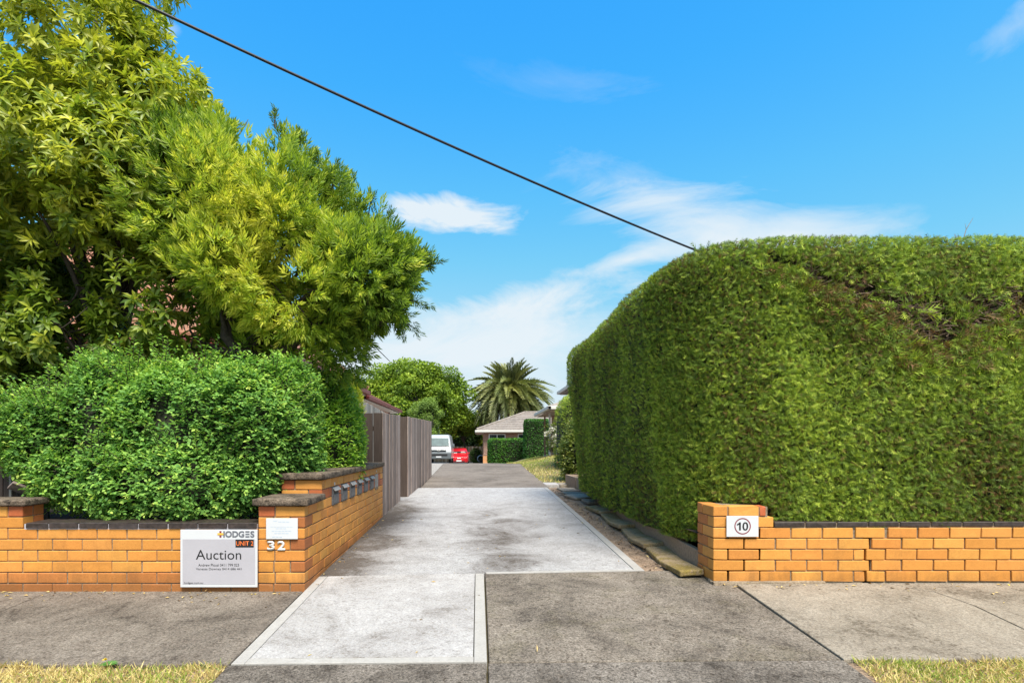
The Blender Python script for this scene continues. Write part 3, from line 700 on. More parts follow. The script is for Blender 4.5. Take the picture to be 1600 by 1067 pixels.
board(pl, (2.11, 10.9), (2.03, 11.95), .10, .475, .12, .475, .06, M_sleeper, nrm=(1, 0)); board(pl, (2.02, 11.97), (1.965, 12.95), .12, .475, .15, .485, .06, M_sleeper, nrm=(1, 0))
board(pl, (1.97, 12.955), (3.2, 12.99), .15, .48, .15, .48, .05, M_sleeper, nrm=(0, 1))
np_mesh('soil', np.array([(2.08, 10.9, .42), (4.5, 10.9, .42), (4.5, 12.95, .43), (2.02, 12.95, .43)]), np.array([(0, 1, 2, 3)]), M_bed, pl)

# ------------------------------------------------------------------ foliage tools
def unit(v): return v / (np.linalg.norm(v, axis=-1, keepdims=True) + 1e-9)
_K = rng.normal(size=(10, 3)); _PH = rng.uniform(0, 6.28, 10)
def wob(P, scale):                                  # cheap smooth noise, about -1..1
    s = 0
    for k, ph in zip(_K, _PH): s = s + np.sin(P @ (k * scale) + ph)
    return s / 4.0
T_SMALL = (np.array([(0, 0, 0), (.48, -.5, .08), (1, 0, -.10), (.48, .5, .08)]), np.array([(0, 1, 2), (0, 2, 3)]))
T_BIG = (np.array([(0, 0, 0), (.5, 0, -.02), (1, 0, -.2), (.28, -.36, .05), (.68, -.42, .0), (.28, .36, .05), (.68, .42, .0)]),
         np.array([(0, 3, 1), (3, 4, 1), (4, 2, 1), (0, 1, 5), (5, 1, 6), (6, 1, 2)]))
def _spray():
    V = [(0, -.05, 0), (0, .05, 0), (1, 0, -.06)]; Fc = [(0, 1, 2)]
    for x, l in ((.12, .52), (.38, .44), (.64, .30)):
        for s_ in (-1, 1):
            b0 = len(V); a = .66; V += [(x, 0, 0), (x + .13, 0, 0), (x + l * math.cos(a) + .08, s_ * l * math.sin(a), -.03)]; Fc.append((b0, b0 + 1, b0 + 2))
    return np.array(V), np.array(Fc)
T_SPRAY = _spray()
T_BLADE = (np.array([(0, -.5, 0), (0, .5, 0), (.6, .3, .06), (.6, -.3, .06), (1, 0, .26)]), np.array([(0, 1, 2), (0, 2, 3), (3, 2, 4)]))
T_QUAD = (np.array([(0, 0, 0), (.5, -.5, .1), (1, 0, -.1), (.5, .5, .1)]), np.array([(0, 1, 2), (0, 2, 3)]))
def leaves(P, D, N, L, W, tint, T):
    TV, TF = T; n = len(P); D = unit(D); B = unit(np.cross(N, D)); N2 = np.cross(D, B)
    L = np.broadcast_to(L, (n,)); W = np.broadcast_to(W, (n,))
    V = P[:, None] + L[:, None, None] * (TV[None, :, 0:1] * D[:, None] + TV[None, :, 2:3] * N2[:, None]) + W[:, None, None] * TV[None, :, 1:2] * B[:, None]
    k = len(TV); Fc = (TF[None] + (np.arange(n) * k)[:, None, None]).reshape(-1, 3)
    return V.reshape(-1, 3), Fc, np.repeat(np.clip(tint, 0, 1), k)
def leaf_obj(name, sets, m, parent=None):
    Vs, Fs, Ts, o = [], [], [], 0
    for V, Fc, t in sets: Vs.append(V); Fs.append(Fc + o); Ts.append(t); o += len(V)
    return np_mesh(name, np.concatenate(Vs), np.concatenate(Fs), m, parent, np.concatenate(Ts))
def rand_dirs(n): return unit(rng.normal(size=(n, 3)))
UP = np.array([0, 0, 1.0])
def superell(n, c, r, e=1.0):
    """points on a rounded-box surface with outward normals"""
    r = np.asarray(r, float)
    if e < .6:                                       # clipped block: even over its faces
        ar = np.array([r[1] * r[2], r[0] * r[2], r[0] * r[1]]); ax = rng.choice(3, n, p=ar / ar.sum()); sg = rng.choice([-1.0, 1.0], n)
        q = rng.uniform(-1, 1, (n, 3)); q[np.arange(n), ax] = sg; nr = np.zeros((n, 3)); nr[np.arange(n), ax] = sg
        edge_ = np.sort(np.abs(q), 1)[:, 1]; q = q * (1 - .05 * np.clip((edge_ - .8) / .2, 0, 1))[:, None]
        return np.asarray(c) + q * r, unit(nr + q * np.clip((np.abs(q) - .85) / .15, 0, 1))
    d = rand_dirs(n); p = np.sign(d) * np.abs(d) ** e
    nrm = unit(np.sign(d) * np.abs(d) ** (2 - e) / r); return np.asarray(c) + p * r, nrm
def outside(P, blobs, skip, e=1.0, shrink=.9):
    ok = np.ones(len(P), bool)
    for i, (c, r) in enumerate(blobs):
        if i == skip: continue
        q = np.abs((P - np.asarray(c)) / (np.asarray(r) * shrink)); ok &= (q ** (2 / e)).sum(1) > 1
    return ok
def cloud(blobs, per_m2, e=1.0, lump=.08, lump_scale=3.0, depth=.15, cut=None):
    """points spread on and just under the joint surface of several blobs"""
    Ps, Ns, Ds = [], [], []
    for i, (c, r) in enumerate(blobs):
        r = np.asarray(r, float); pp = 1.6; area = 4 * math.pi * (((r[0]*r[1])**pp + (r[0]*r[2])**pp + (r[1]*r[2])**pp) / 3) ** (1/pp)
        n = int(area * per_m2); P, N = superell(n, c, r, e)
        ok = outside(P, blobs, i, e); P, N = P[ok], N[ok]
        w = wob(P, lump_scale); din = rng.exponential(depth, len(P)) ; din = np.minimum(din, depth * 3.5)
        P = P + N * (lump * w - din)[:, None]
        Ps.append(P); Ns.append(N); Ds.append(din)
    P, N, Dp = np.concatenate(Ps), np.concatenate(Ns), np.concatenate(Ds)
    if cut is not None: k = cut(P); P, N, Dp = P[k], N[k], Dp[k]
    return P, N, Dp
def blob_core(name, blobs, m, parent, e=1.0, shrink=.8, lump=.06, lump_scale=3.0, zmin=None):  # added dark shell inside the leaves, blocks the view through
    parts = []
    for c, r in blobs:
        nu, nv = 20, 12; u, v = np.meshgrid(np.linspace(0, 2 * np.pi, nu, endpoint=False), np.linspace(.02, np.pi - .02, nv))
        d = np.stack([np.sin(v) * np.cos(u), np.sin(v) * np.sin(u), np.cos(v)], -1).reshape(-1, 3)
        P = np.asarray(c) + np.sign(d) * np.abs(d) ** e * np.asarray(r) * shrink; P = P + d * (lump * wob(P, lump_scale))[:, None]
        if zmin is not None: P[:, 2] = np.maximum(P[:, 2], zmin)
        i, j = np.meshgrid(np.arange(nv - 1), np.arange(nu), indexing='ij'); j2 = (j + 1) % nu
        parts.append((P, np.stack([i * nu + j, (i + 1) * nu + j, (i + 1) * nu + j2, i * nu + j2], -1).reshape(-1, 4)))
    V, Q = merge(parts); return np_mesh(name, V, Q, m, parent, smooth_=True)

# ------------------------------------------------------------------ the tall clipped conifer hedge
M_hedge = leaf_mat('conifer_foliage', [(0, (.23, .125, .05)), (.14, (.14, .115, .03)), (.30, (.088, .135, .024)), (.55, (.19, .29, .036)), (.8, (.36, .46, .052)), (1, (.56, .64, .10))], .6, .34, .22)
hedge = empty('conifer_hedge', (3.6, 6, .3), 'tall clipped conifer hedge filling the right side above the cracked brick wall', 'hedge')
HT = 2.88
def hedge_outline():
    pts = [(6.9, 4.575), (2.62, 4.575)]
    for t in np.linspace(0, np.pi / 2, 10)[1:]:
        pts.append((2.62 - .86 * math.sin(t), 5.52 - .945 * math.cos(t)))
    pts += [(1.745, 7.0), (1.735, 9.0), (1.735, 10.1)]
    for t in np.linspace(0, np.pi / 2, 6)[1:]: pts.append((1.735 + .5 * (1 - math.cos(t)), 10.1 + .45 * math.sin(t)))
    pts += [(4.5, 10.6)]
    P = np.array(pts); seg = np.linalg.norm(np.diff(P, axis=0), axis=1); return P, np.concatenate([[0], np.cumsum(seg)])
HP, HS = hedge_outline()
def hedge_at(s):
    x = np.interp(s, HS, HP[:, 0]); y = np.interp(s, HS, HP[:, 1]); e = .06
    dx = np.interp(s + e, HS, HP[:, 0]) - np.interp(s - e, HS, HP[:, 0]); dy = np.interp(s + e, HS, HP[:, 1]) - np.interp(s - e, HS, HP[:, 1])
    n = np.stack([dy, -dx, np.zeros_like(dx)], -1); n = -unit(n)      # outwards: to the street and to the driveway
    return x, y, n
def scar(P):                                        # bare streak high on the street face: 1 on the streak
    A = [((2.62, 2.52), (3.05, 2.38), .07), ((3.05, 2.38), (3.45, 2.22), .11), ((3.4, 2.26), (3.80, 2.06), .15), ((3.5, 2.12), (3.72, 2.0), .11), ((3.95, 2.22), (4.6, 2.36), .12), ((2.35, 2.66), (2.7, 2.52), .05)]
    f = np.zeros(len(P)); q = np.stack([P[:, 0], P[:, 2]], -1)
    for a, b_, r in A:
        a, b_ = np.array(a), np.array(b_); ab = b_ - a; t = np.clip(((q - a) @ ab) / (ab @ ab), 0, 1); d = np.linalg.norm(q - a - t[:, None] * ab, axis=1)
        f = np.maximum(f, np.clip(1.15 - d / (r * 1.35) + .55 * wob(P, 4.2) + .45 * wob(P, 11), 0, 1) * (d < r * 2.4))
    return f * (P[:, 1] < 5.1)
def hedge_surface(s, z):
    x, y, n = hedge_at(s); P = np.stack([x, y, z], -1); v = (z - .4) / (HT - .4)
    sidef = smooth((s - 4.3) / 1.5)[:, None] if np.ndim(s) else 0
    off = (-.05 + .21 * np.clip(v, 0, 1) ** .8) * (.35 + .65 * sidef[:, 0])
    off = off - .30 * (1 - np.sqrt(np.clip(1 - (np.clip((z - (HT - .28)) / .28, 0, 1)) ** 2, 0, 1)))   # rolled top edge
    off = off + .035 * wob(P, 2.2) + .018 * wob(P, 6)
    N = n + UP * np.clip((z - (HT - .2)) / .2, 0, 1)[:, None] * .9
    return P + n * off[:, None], unit(N)
def hedge_bottom(P):                                # the clipped lower edge follows the wall, pier and timber board
    x, y = P[:, 0], P[:, 1]
    zb = np.where(y < 5.05, .497, .285 + .10 * smooth((y - 8.5) / 2)); zb = np.where((y < 5.05) & (x < 2.30), .672, zb)
    zb = np.where((y < 5.05) & (x >= 2.30) & (x < 2.38), .61, zb)
    zb = np.where((y >= 4.92) & (y < 5.5), .285, zb)
    return zb + .03 * wob(P, 5)
def hedge_sprays(n, s0, s1):
    s = rng.uniform(s0, s1, n); z = rng.uniform(.28, HT, n); P, N = hedge_surface(s, z)
    ok = P[:, 2] > hedge_bottom(P); sc = scar(P); ok &= rng.random(n) > sc * .93
    gap = wob(P, 4.5) * .5 + wob(P, 11) * .5; ok &= rng.random(n) > np.clip((-gap - .55) * .9, 0, .75)
    P, N, sc = P[ok], N[ok], sc[ok]; n = len(P)
    front = N[:, 1] < -.6
    tang = rand_dirs(n); tang = unit(tang - (tang * N).sum(1)[:, None] * N)
    din = np.minimum(rng.exponential(.035, n), .13)
    shaggy = np.clip(scar(P + np.array([0, 0, .22])) + scar(P + np.array([.05, 0, .10])), 0, 1)[:, None]
    D = unit(N * rng.uniform(.15, .9, n)[:, None] + tang * .85 + UP * (.18 + .3 * (~front))[:, None])
    Nr = unit(N + rand_dirs(n) * .75)
    L = rng.uniform(.028, .075, n) * (1 + 1.6 * shaggy[:, 0] * rng.random(n)); P2 = P - N * din[:, None] - D * (L * .45)[:, None]
    big = wob(P, 1.3); med = wob(P, 3.7)
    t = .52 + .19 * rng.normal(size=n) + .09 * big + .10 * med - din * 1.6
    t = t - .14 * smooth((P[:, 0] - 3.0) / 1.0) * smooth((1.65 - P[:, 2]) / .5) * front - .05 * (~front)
    hi = rng.random(n) < .16; t[hi] += .25
    br = rng.random(n) < (.035 + .10 * np.clip(-med, 0, 1) + .4 * np.clip(scar(P + np.array([0, 0, .12])), 0, 1)); t[br] = rng.uniform(0, .18, br.sum())
    return leaves(P2, D, Nr, L, L * .95, t, T_SPRAY)
def hedge_top(n):
    x = rng.uniform(1.85, 6.9, n); y = rng.uniform(4.9, 10.2, n); keep = (y < 6.2) | (x < 3.0); x, y = x[keep], y[keep]; n = len(x)
    d = np.minimum(np.minimum(y - 4.75, x - 1.72), .3); P = np.stack([x, y, HT - .02 - .05 * (1 - np.clip(d / .3, 0, 1)) + .0 * x], -1)
    P[:, 2] += .03 * wob(P, 2.2); D = unit(rand_dirs(n) * .7 + UP * .9); L = rng.uniform(.05, .09, n)
    return leaves(P - UP * .03, D, rand_dirs(n), L, L * .9, .5 + .18 * rng.normal(size=n), T_SPRAY)
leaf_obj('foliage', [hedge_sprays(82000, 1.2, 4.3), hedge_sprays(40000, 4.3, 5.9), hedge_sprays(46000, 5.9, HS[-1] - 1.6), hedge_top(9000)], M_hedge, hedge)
def hedge_core():  # added dark surface just behind the sprays, no twigs, stops see-through
    ss = np.linspace(0, HS[-1], 170); zz = np.linspace(.26, HT, 46); S, Z = np.meshgrid(ss, zz); P, N = hedge_surface(S.ravel(), Z.ravel())
    sc = scar(P); P = P - N * (.085 + .07 * np.clip(sc * 1.5, 0, 1) + .02 * wob(P, 14))[:, None]
    zb = hedge_bottom(P) + .01; P[:, 2] = np.maximum(P[:, 2], zb)
    nx, ny = len(ss), len(zz); i, j = np.meshgrid(np.arange(ny - 1), np.arange(nx - 1), indexing='ij')
    Q = np.stack([i * nx + j, i * nx + j + 1, (i + 1) * nx + j + 1, (i + 1) * nx + j], -1).reshape(-1, 4)
    top = P.reshape(ny, nx, 3)[-1]; ctr = np.array([[4.4, 7.6, HT - .1]]); base = len(P); V = np.concatenate([P, ctr])
    tri = np.stack([np.full(nx - 1, base), (ny - 1) * nx + np.arange(nx - 1), (ny - 1) * nx + np.arange(1, nx), np.full(nx - 1, base)], -1)
    lo = np.stack([np.full(nx - 1, base + 1), np.arange(1, nx), np.arange(nx - 1), np.full(nx - 1, base + 1)], -1)
    V = np.concatenate([V, [[4.4, 7.6, .6]]])
    me = bpy.data.meshes.new('dark_core'); faces = [tuple(q) for q in Q] + [tuple(q[:3]) for q in tri] + [tuple(q[:3]) for q in lo]
    me.from_pydata([tuple(v) for v in V], [], faces); me.update(); link('dark_core', me, M_core, hedge)
hedge_core()
def hedge_twigs():
    s = rng.uniform(1.5, 4.4, 9000); z = rng.uniform(1.9, 2.8, 9000); P, N = hedge_surface(s, z); k = scar(P) > .3; P, N = P[k][:1700], N[k][:1700]; parts = []
    for p, n_ in zip(P, N):
        d = unit(n_ * .5 + rng.normal(size=3) * .55 + np.array([0, 0, .1])); l = rng.uniform(.08, .22); a = p - n_ * .17
        parts.append(tube_arrays([a, a + d * l * .5 + rng.normal(size=3) * .012, a + d * l], [.007, .005, .002], 4))
    for i in range(0):                              # bare lower edge beside the pier
        a = np.array([rng.uniform(1.78, 2.2), rng.uniform(4.95, 5.4), rng.uniform(.36, .62)]); d = unit(np.array([-.6, -.5, rng.uniform(-.5, .8)]) + rng.normal(size=3) * .5)
        parts.append(tube_arrays([a, a + d * .1, a + d * .18], [.006, .004, .002], 4))
    p = np.array([4.08, 4.85, 2.86]); parts.append(tube_arrays([p, p + (.03, 0, .1), p + (.09, 0, .2)], [.004, .003, .001], 4)); parts.append(tube_arrays([p + (.03, 0, .1), p + (.02, 0, .15)], [.002, .001], 4))
    V, Q = merge(parts); np_mesh('bare_twigs', V, Q, M_twig, hedge)['kind'] = 'stuff'
hedge_twigs()

# ------------------------------------------------------------------ the leafy bush behind the low wall, and the darker shrub beside it
def sprig_bush(name, root, blobs, per_m2, m, leaf_l, leaf_w, e, depth, n_leaf, tip, core_shrink=.82, cut=None, lump=.07, base_t=.38, core=True, lscale=3.0, spread=.8, twig=.10):
    P, N, dp = cloud(blobs, per_m2, e, lump, lscale, depth, cut)
    n = len(P); ax = unit(N * .8 + rand_dirs(n) * spread + UP * .25)
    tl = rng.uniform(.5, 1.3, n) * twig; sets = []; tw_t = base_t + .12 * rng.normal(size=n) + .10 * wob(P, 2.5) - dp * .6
    side0 = unit(np.cross(ax, UP + .2 * rand_dirs(n)))
    for k in range(n_leaf):
        f = (k + .5) / n_leaf; s_ = 1 if k % 2 else -1
        pos = P + ax * (tl * (f - .6))[:, None]
        D = unit(ax * (.45 + .5 * f) + side0 * (s_ * (1.1 - .7 * f)) + rand_dirs(n) * .35)
        Nn = unit(UP * .8 + N * .5 + rand_dirs(n) * .5)
        L = leaf_l * rng.uniform(.7, 1.25, n) * (1.0 - .25 * f)
        sets.append(leaves(pos, D, Nn, L, L * leaf_w, tw_t + tip * f ** 2 + .06 * rng.normal(size=n), T_SMALL))
    if core: blob_core('inner_shell', blobs, M_core, root, e, core_shrink, lump * .8, lscale, zmin=None)
    return leaf_obj('foliage', sets, m, root)
M_bush = leaf_mat('bush_leaves', [(0, (.04, .10, .022)), (.35, (.095, .225, .05)), (.6, (.19, .37, .075)), (.82, (.34, .52, .095)), (1, (.52, .63, .13))], .6, .32, .22)
bush = empty('garden_bush', (-2.7, 5.2, .44), 'wide bright green leafy bush behind the low wall under the trees', 'bush')
bl = [((-2.60, 5.40, 1.22), (1.02, .60, .66)), ((-3.38, 5.36, 1.18), (.62, .52, .60)), ((-1.97, 5.32, 1.15), (.46, .48, .62)), ((-2.1, 5.5, 1.52), (.55, .45, .44)), ((-3.05, 5.5, 1.50), (.68, .5, .42)), ((-2.6, 5.15, .86), (.85, .44, .36)), ((-3.40, 5.10, .90), (.5, .38, .36)),
      ((-3.80, 5.2, 1.22), (.38, .35, .40)), ((-2.6, 5.5, 1.66), (.5, .4, .30)), ((-3.6, 5.45, 1.45), (.42, .4, .36)), ((-4.02, 5.4, 1.32), (.40, .38, .40)), ((-3.35, 5.5, 1.68), (.55, .4, .28))]
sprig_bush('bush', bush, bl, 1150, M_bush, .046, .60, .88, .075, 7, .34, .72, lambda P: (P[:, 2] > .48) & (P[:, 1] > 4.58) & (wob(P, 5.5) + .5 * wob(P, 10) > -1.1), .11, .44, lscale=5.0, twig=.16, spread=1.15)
# loose shoots that leave the outline
def shoots(root, anchors, m, leaf_l, leaf_w, n_leaf=14, base=.6):
    sets, tw = [], []
    for (a, b_) in anchors:
        a, b_ = np.array(a), np.array(b_); c = (a + b_) / 2 + rng.normal(size=3) * .03; path = bez(a, c, b_, 6); tw.append(tube_arrays(path, np.linspace(.005, .0015, 6), 4))
        t = np.linspace(.2, 1, n_leaf); P = (1 - t)[:, None] ** 2 * a + 2 * (t * (1 - t))[:, None] * c + t[:, None] ** 2 * b_
        d = unit(b_ - a); sd = unit(np.cross(d, UP)); s_ = np.where(np.arange(n_leaf) % 2, 1, -1)[:, None]
        D = d * .5 + sd * s_ * .8 + rand_dirs(n_leaf) * .35; L = leaf_l * rng.uniform(.7, 1.2, n_leaf)
        sets.append(leaves(P, D, UP + rand_dirs(n_leaf) * .5, L, L * leaf_w, base + .15 * rng.normal(size=n_leaf), T_SMALL))
    leaf_obj('shoot_leaves', sets, m, root); V, Q = merge(tw); np_mesh('shoots', V, Q, M_bark, root)['kind'] = 'stuff'
an = []
for i in range(300):
    c, r = bl[rng.integers(0, len(bl))]; d = unit(np.array([rng.normal() * .8, -abs(rng.normal()) * .7, abs(rng.normal()) * .9])); p = np.array(c) + d * np.array(r) * .95; an.append((p - d * .08, p + d * rng.uniform(.08, .22) + UP * rng.uniform(0, .10)))
shoots(bush, an, M_bush, .042, .58)
M_gloss = leaf_mat('glossy_shrub_leaves', [(0, (.04, .11, .018)), (.4, (.11, .26, .03)), (.7, (.24, .44, .045)), (1, (.45, .62, .08))], .45, .3, .35)
shrub = empty('glossy_shrub', (-1.75, 6.4, .45), 'darker glossy green shrub between the leafy bush and the dark fence boards', 'bush')
sb_ = [((-1.86, 6.75, 1.05), (.42, .7, .72)), ((-1.93, 6.6, 1.5), (.36, .5, .45)), ((-1.78, 7.3, .95), (.36, .5, .55)), ((-1.9, 7.0, 1.55), (.30, .4, .35))]
sprig_bush('shrub', shrub, sb_, 1000, M_gloss, .05, .45, .9, .05, 6, .38, .78, lambda P: P[:, 2] > .5, .09, .62)
M_gold = leaf_mat('golden_conifer', [(0, (.14, .19, .02)), (.5, (.34, .40, .03)), (1, (.58, .60, .05))], .5, .34, .25)
gold = empty('golden_conifer', (-2.1, 9.3, .4), 'small yellow green conifer between the glossy shrub and the pale paling fence', 'shrub')
P, N, dp = cloud([((-2.12, 9.3, 1.2), (.28, .3, 1.05))], 1800, 1.0, .05, 5, .04); L = rng.uniform(.05, .1, len(P))
leaf_obj('foliage', [leaves(P, unit(N * .7 + UP * .8 + rand_dirs(len(P)) * .5), rand_dirs(len(P)), L, L * .8, .5 + .25 * rng.normal(size=len(P)), T_SPRAY)], M_gold, gold)
blob_core('inner_shell', [((-2.12, 9.3, 1.2), (.28, .3, 1.05))], M_core, gold, 1.0, .75)

# ------------------------------------------------------------------ the two trees on the left
M_tree_a = leaf_mat('large_leaf_tree', [(0, (.03, .07, .015)), (.3, (.075, .145, .022)), (.55, (.19, .265, .028)), (.8, (.38, .41, .04)), (1, (.55, .54, .08))], .42, .34, .4, 1.7)
M_tree_b = leaf_mat('narrow_leaf_tree', [(0, (.05, .085, .014)), (.3, (.10, .18, .022)), (.55, (.21, .315, .032)), (.8, (.39, .47, .048)), (1, (.58, .58, .085))], .5, .36, .3, 1.7)
def twigs_in(blobs, n_tot, fill=.45, cut=None, lump=.12):
    vol = np.array([r[0] * r[1] * r[2] for c, r in blobs]) ** .72; vol /= vol.sum(); Ps, As = [], []
    for (c, r), w in zip(blobs, vol):
        n = int(n_tot * w); d = rand_dirs(n); rad = 1 - fill * rng.random(n) ** 1.6
        P = np.array(c) + d * np.array(r) * rad[:, None]; P = P + d * (lump * wob(P, 3.2))[:, None]
        Ps.append(P); As.append(unit(d / np.array(r) * np.mean(r) + rand_dirs(n) * .45 + UP * .35))
    P, A = np.concatenate(Ps), np.concatenate(As)
    k = wob(P, 2.4) + .8 * wob(P, 5.5) > -.55                                   # gaps between the boughs
    if cut is not None: k &= cut(P)
    return P[k], A[k]
def perp(A):
    u = unit(np.cross(A, rand_dirs(len(A)))); return u, np.cross(A, u)
def rosettes(P, A, n_leaf, l, w, base, tipgain, T=T_BIG, droop=.22, cone=.35):
    u, v = perp(A); n = len(P); sets = []; bt = base(P) + .10 * rng.normal(size=n)
    for k in range(n_leaf):
        a = k * 2.399 + rng.normal(size=n) * .25; f = k / n_leaf
        rad = u * np.cos(a)[:, None] + v * np.sin(a)[:, None]
        D = unit(rad * (1.0 - .45 * f) + A * (cone + .6 * f) - UP * droop * (1 - f)); L = l * rng.uniform(.7, 1.2, n) * (1 - .3 * f)
        sets.append(leaves(P + A * (f * .035), D, unit(A + UP * .5 + rand_dirs(n) * .25), L, L * w, bt + tipgain * f + .05 * rng.normal(size=n), T))
    return sets
def brushes(P, A, n_leaf, tw, l, w, base, tipgain):
    u, v = perp(A); n = len(P); sets = []; bt = base(P) + .10 * rng.normal(size=n); tl = tw * rng.uniform(.6, 1.25, n)
    for k in range(n_leaf):
        f = (k + .5) / n_leaf; a = k * 2.399 + rng.normal(size=n) * .4; rad = u * np.cos(a)[:, None] + v * np.sin(a)[:, None]
        D = unit(rad * (.95 - .6 * f) + A * (.55 + .5 * f)); L = l * rng.uniform(.7, 1.2, n) * (1 - .25 * f)
        sets.append(leaves(P + A * (tl * (f - .5))[:, None], D, unit(rad + rand_dirs(n) * .3), L, L * w, bt + tipgain * f ** 2 + .05 * rng.normal(size=n), T_SMALL))
    return sets
def px_blob(x, y, rx, ry, Y, ry_depth):
    c = at(x, y, Y); s_ = Y / F; return ((c.x, c.y, c.z), (rx * s_, ry_depth, ry * s_))
def limbs(base, tips, r0, m, root, bend=.25, name='branches', seed=1):
    rr = np.random.default_rng(seed); parts = []
    for t, r in tips:
        b_ = np.array(base); t = np.array(t); mid = (b_ + t) / 2 + np.array([rr.normal() * bend, rr.normal() * bend, .25 * np.linalg.norm(t - b_) * .6])
        parts.append(tube_arrays(bez(b_, mid, t, 9), np.linspace(r, r * .25, 9), 6))
        for k in range(4):
            f = rr.uniform(.4, .95); p = (1 - f) ** 2 * b_ + 2 * f * (1 - f) * mid + f * f * t; q = p + rr.normal(size=3) * .22 + np.array([0, 0, .05])
            parts.append(tube_arrays(bez(p, (p + q) / 2 + rr.normal(size=3) * .08, q, 5), np.linspace(r * .35, r * .1, 5), 5))
    V, Q = merge(parts); return np_mesh(name, V, Q, m, root, smooth_=True)
tree_a = empty('broadleaf_tree', (-4.3, 6.6, .44), 'tall broadleaf tree with large yellow green leaves at the left edge', 'tree')
A_bl = [px_blob(-20, 70, 220, 150, 6.7, 1.3), px_blob(130, 90, 130, 110, 6.5, 1.1), px_blob(225, 165, 95, 85, 6.4, .9), px_blob(60, 230, 170, 110, 6.2, 1.1), px_blob(180, 290, 130, 95, 6.2, .9),
        px_blob(-60, 330, 190, 150, 6.4, 1.1), px_blob(60, 330, 120, 80, 5.9, .6), px_blob(250, 250, 90, 80, 6.6, .8), px_blob(290, 150, 55, 45, 6.8, .5), px_blob(215, 60, 40, 45, 6.6, .4), px_blob(150, -60, 110, 70, 6.8, .8)]
A_low = [px_blob(20, 510, 120, 80, 6.1, .5), px_blob(250, 480, 110, 70, 6.2, .5), px_blob(120, 450, 100, 60, 6.5, .5), px_blob(330, 420, 80, 80, 6.7, .5), px_blob(60, 420, 70, 50, 6.6, .5), px_blob(200, 400, 80, 50, 6.8, .4), px_blob(150, 520, 110, 45, 6.3, .4), px_blob(300, 530, 90, 40, 6.5, .4), px_blob(-20, 590, 60, 40, 6.2, .4), px_blob(20, 440, 80, 60, 6.0, .4), px_blob(300, 560, 120, 30, 6.9, .4), px_blob(120, 570, 140, 30, 6.8, .4), px_blob(230, 350, 90, 70, 6.6, .5), px_blob(350, 500, 60, 60, 6.9, .4), px_blob(265, 505, 80, 45, 6.0, .35), px_blob(90, 500, 90, 50, 5.9, .35)]
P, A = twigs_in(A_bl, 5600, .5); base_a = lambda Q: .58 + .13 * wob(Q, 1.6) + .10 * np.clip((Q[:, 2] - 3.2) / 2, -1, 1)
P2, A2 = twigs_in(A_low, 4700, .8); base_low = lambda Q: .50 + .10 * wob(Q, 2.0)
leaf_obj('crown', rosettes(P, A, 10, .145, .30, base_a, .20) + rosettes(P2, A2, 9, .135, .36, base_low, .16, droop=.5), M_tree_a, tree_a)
ta = at(140, 570, 6.8)
tube('trunk', [(-4.35, 6.85, .3), (-4.33, 6.8, 1.2), (-4.28, 6.75, 1.9), (-4.2, 6.7, 2.7), (-4.3, 6.7, 3.6)], [.14, .12, .11, .095, .07], M_bark, tree_a, 9)
limbs((-4.28, 6.75, 1.7), [((c[0], c[1], c[2]), .05) for c, r in A_bl] + [((c[0], c[1], c[2]), .03) for c, r in A_low], .06, M_bark, tree_a, .15)
tube('trunk', [(-5.2, 6.7, .3), (-5.25, 6.6, 1.4), (-5.1, 6.5, 2.4), (-5.2, 6.5, 3.4)], [.11, .10, .085, .06], M_bark, tree_a, 9)

tree_b = empty('bottlebrush_tree', (-2.55, 6.5, .45), 'wide narrow leaved tree with yellow tipped sprays reaching over the driveway', 'tree')
B_bl = [px_blob(395, 282, 92, 74, 6.5, .9), px_blob(330, 320, 110, 110, 6.0, .8), px_blob(450, 340, 105, 110, 6.2, .9), px_blob(360, 430, 95, 70, 5.8, .6), px_blob(522, 385, 72, 74, 6.5, .8), px_blob(560, 430, 95, 85, 6.3, .9),
        px_blob(470, 470, 90, 75, 6.0, .8), px_blob(630, 425, 48, 42, 6.5, .5), px_blob(520, 300, 22, 34, 6.7, .25), px_blob(576, 346, 26, 30, 6.6, .3), px_blob(520, 510, 55, 50, 6.4, .5), px_blob(285, 250, 60, 70, 6.3, .5),
        px_blob(300, 525, 95, 45, 6.1, .4), px_blob(400, 548, 90, 36, 6.2, .4), px_blob(480, 556, 65, 32, 6.3, .4), px_blob(610, 485, 42, 30, 6.4, .35), px_blob(560, 500, 55, 30, 6.6, .35), px_blob(350, 212, 45, 34, 6.6, .4), px_blob(600, 402, 36, 30, 6.2, .35), px_blob(440, 240, 38, 30, 6.7, .35), px_blob(658, 412, 24, 16, 6.5, .2), px_blob(635, 505, 16, 15, 6.4, .15), px_blob(486, 276, 22, 24, 6.8, .25)]
def not_low(Q): return Q[:, 2] > 1.72
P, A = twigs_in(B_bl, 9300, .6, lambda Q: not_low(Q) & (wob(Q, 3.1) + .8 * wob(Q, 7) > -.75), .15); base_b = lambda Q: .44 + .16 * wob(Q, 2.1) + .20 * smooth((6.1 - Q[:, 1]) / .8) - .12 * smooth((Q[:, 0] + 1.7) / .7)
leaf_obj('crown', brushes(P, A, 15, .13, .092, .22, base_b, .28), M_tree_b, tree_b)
tips = []
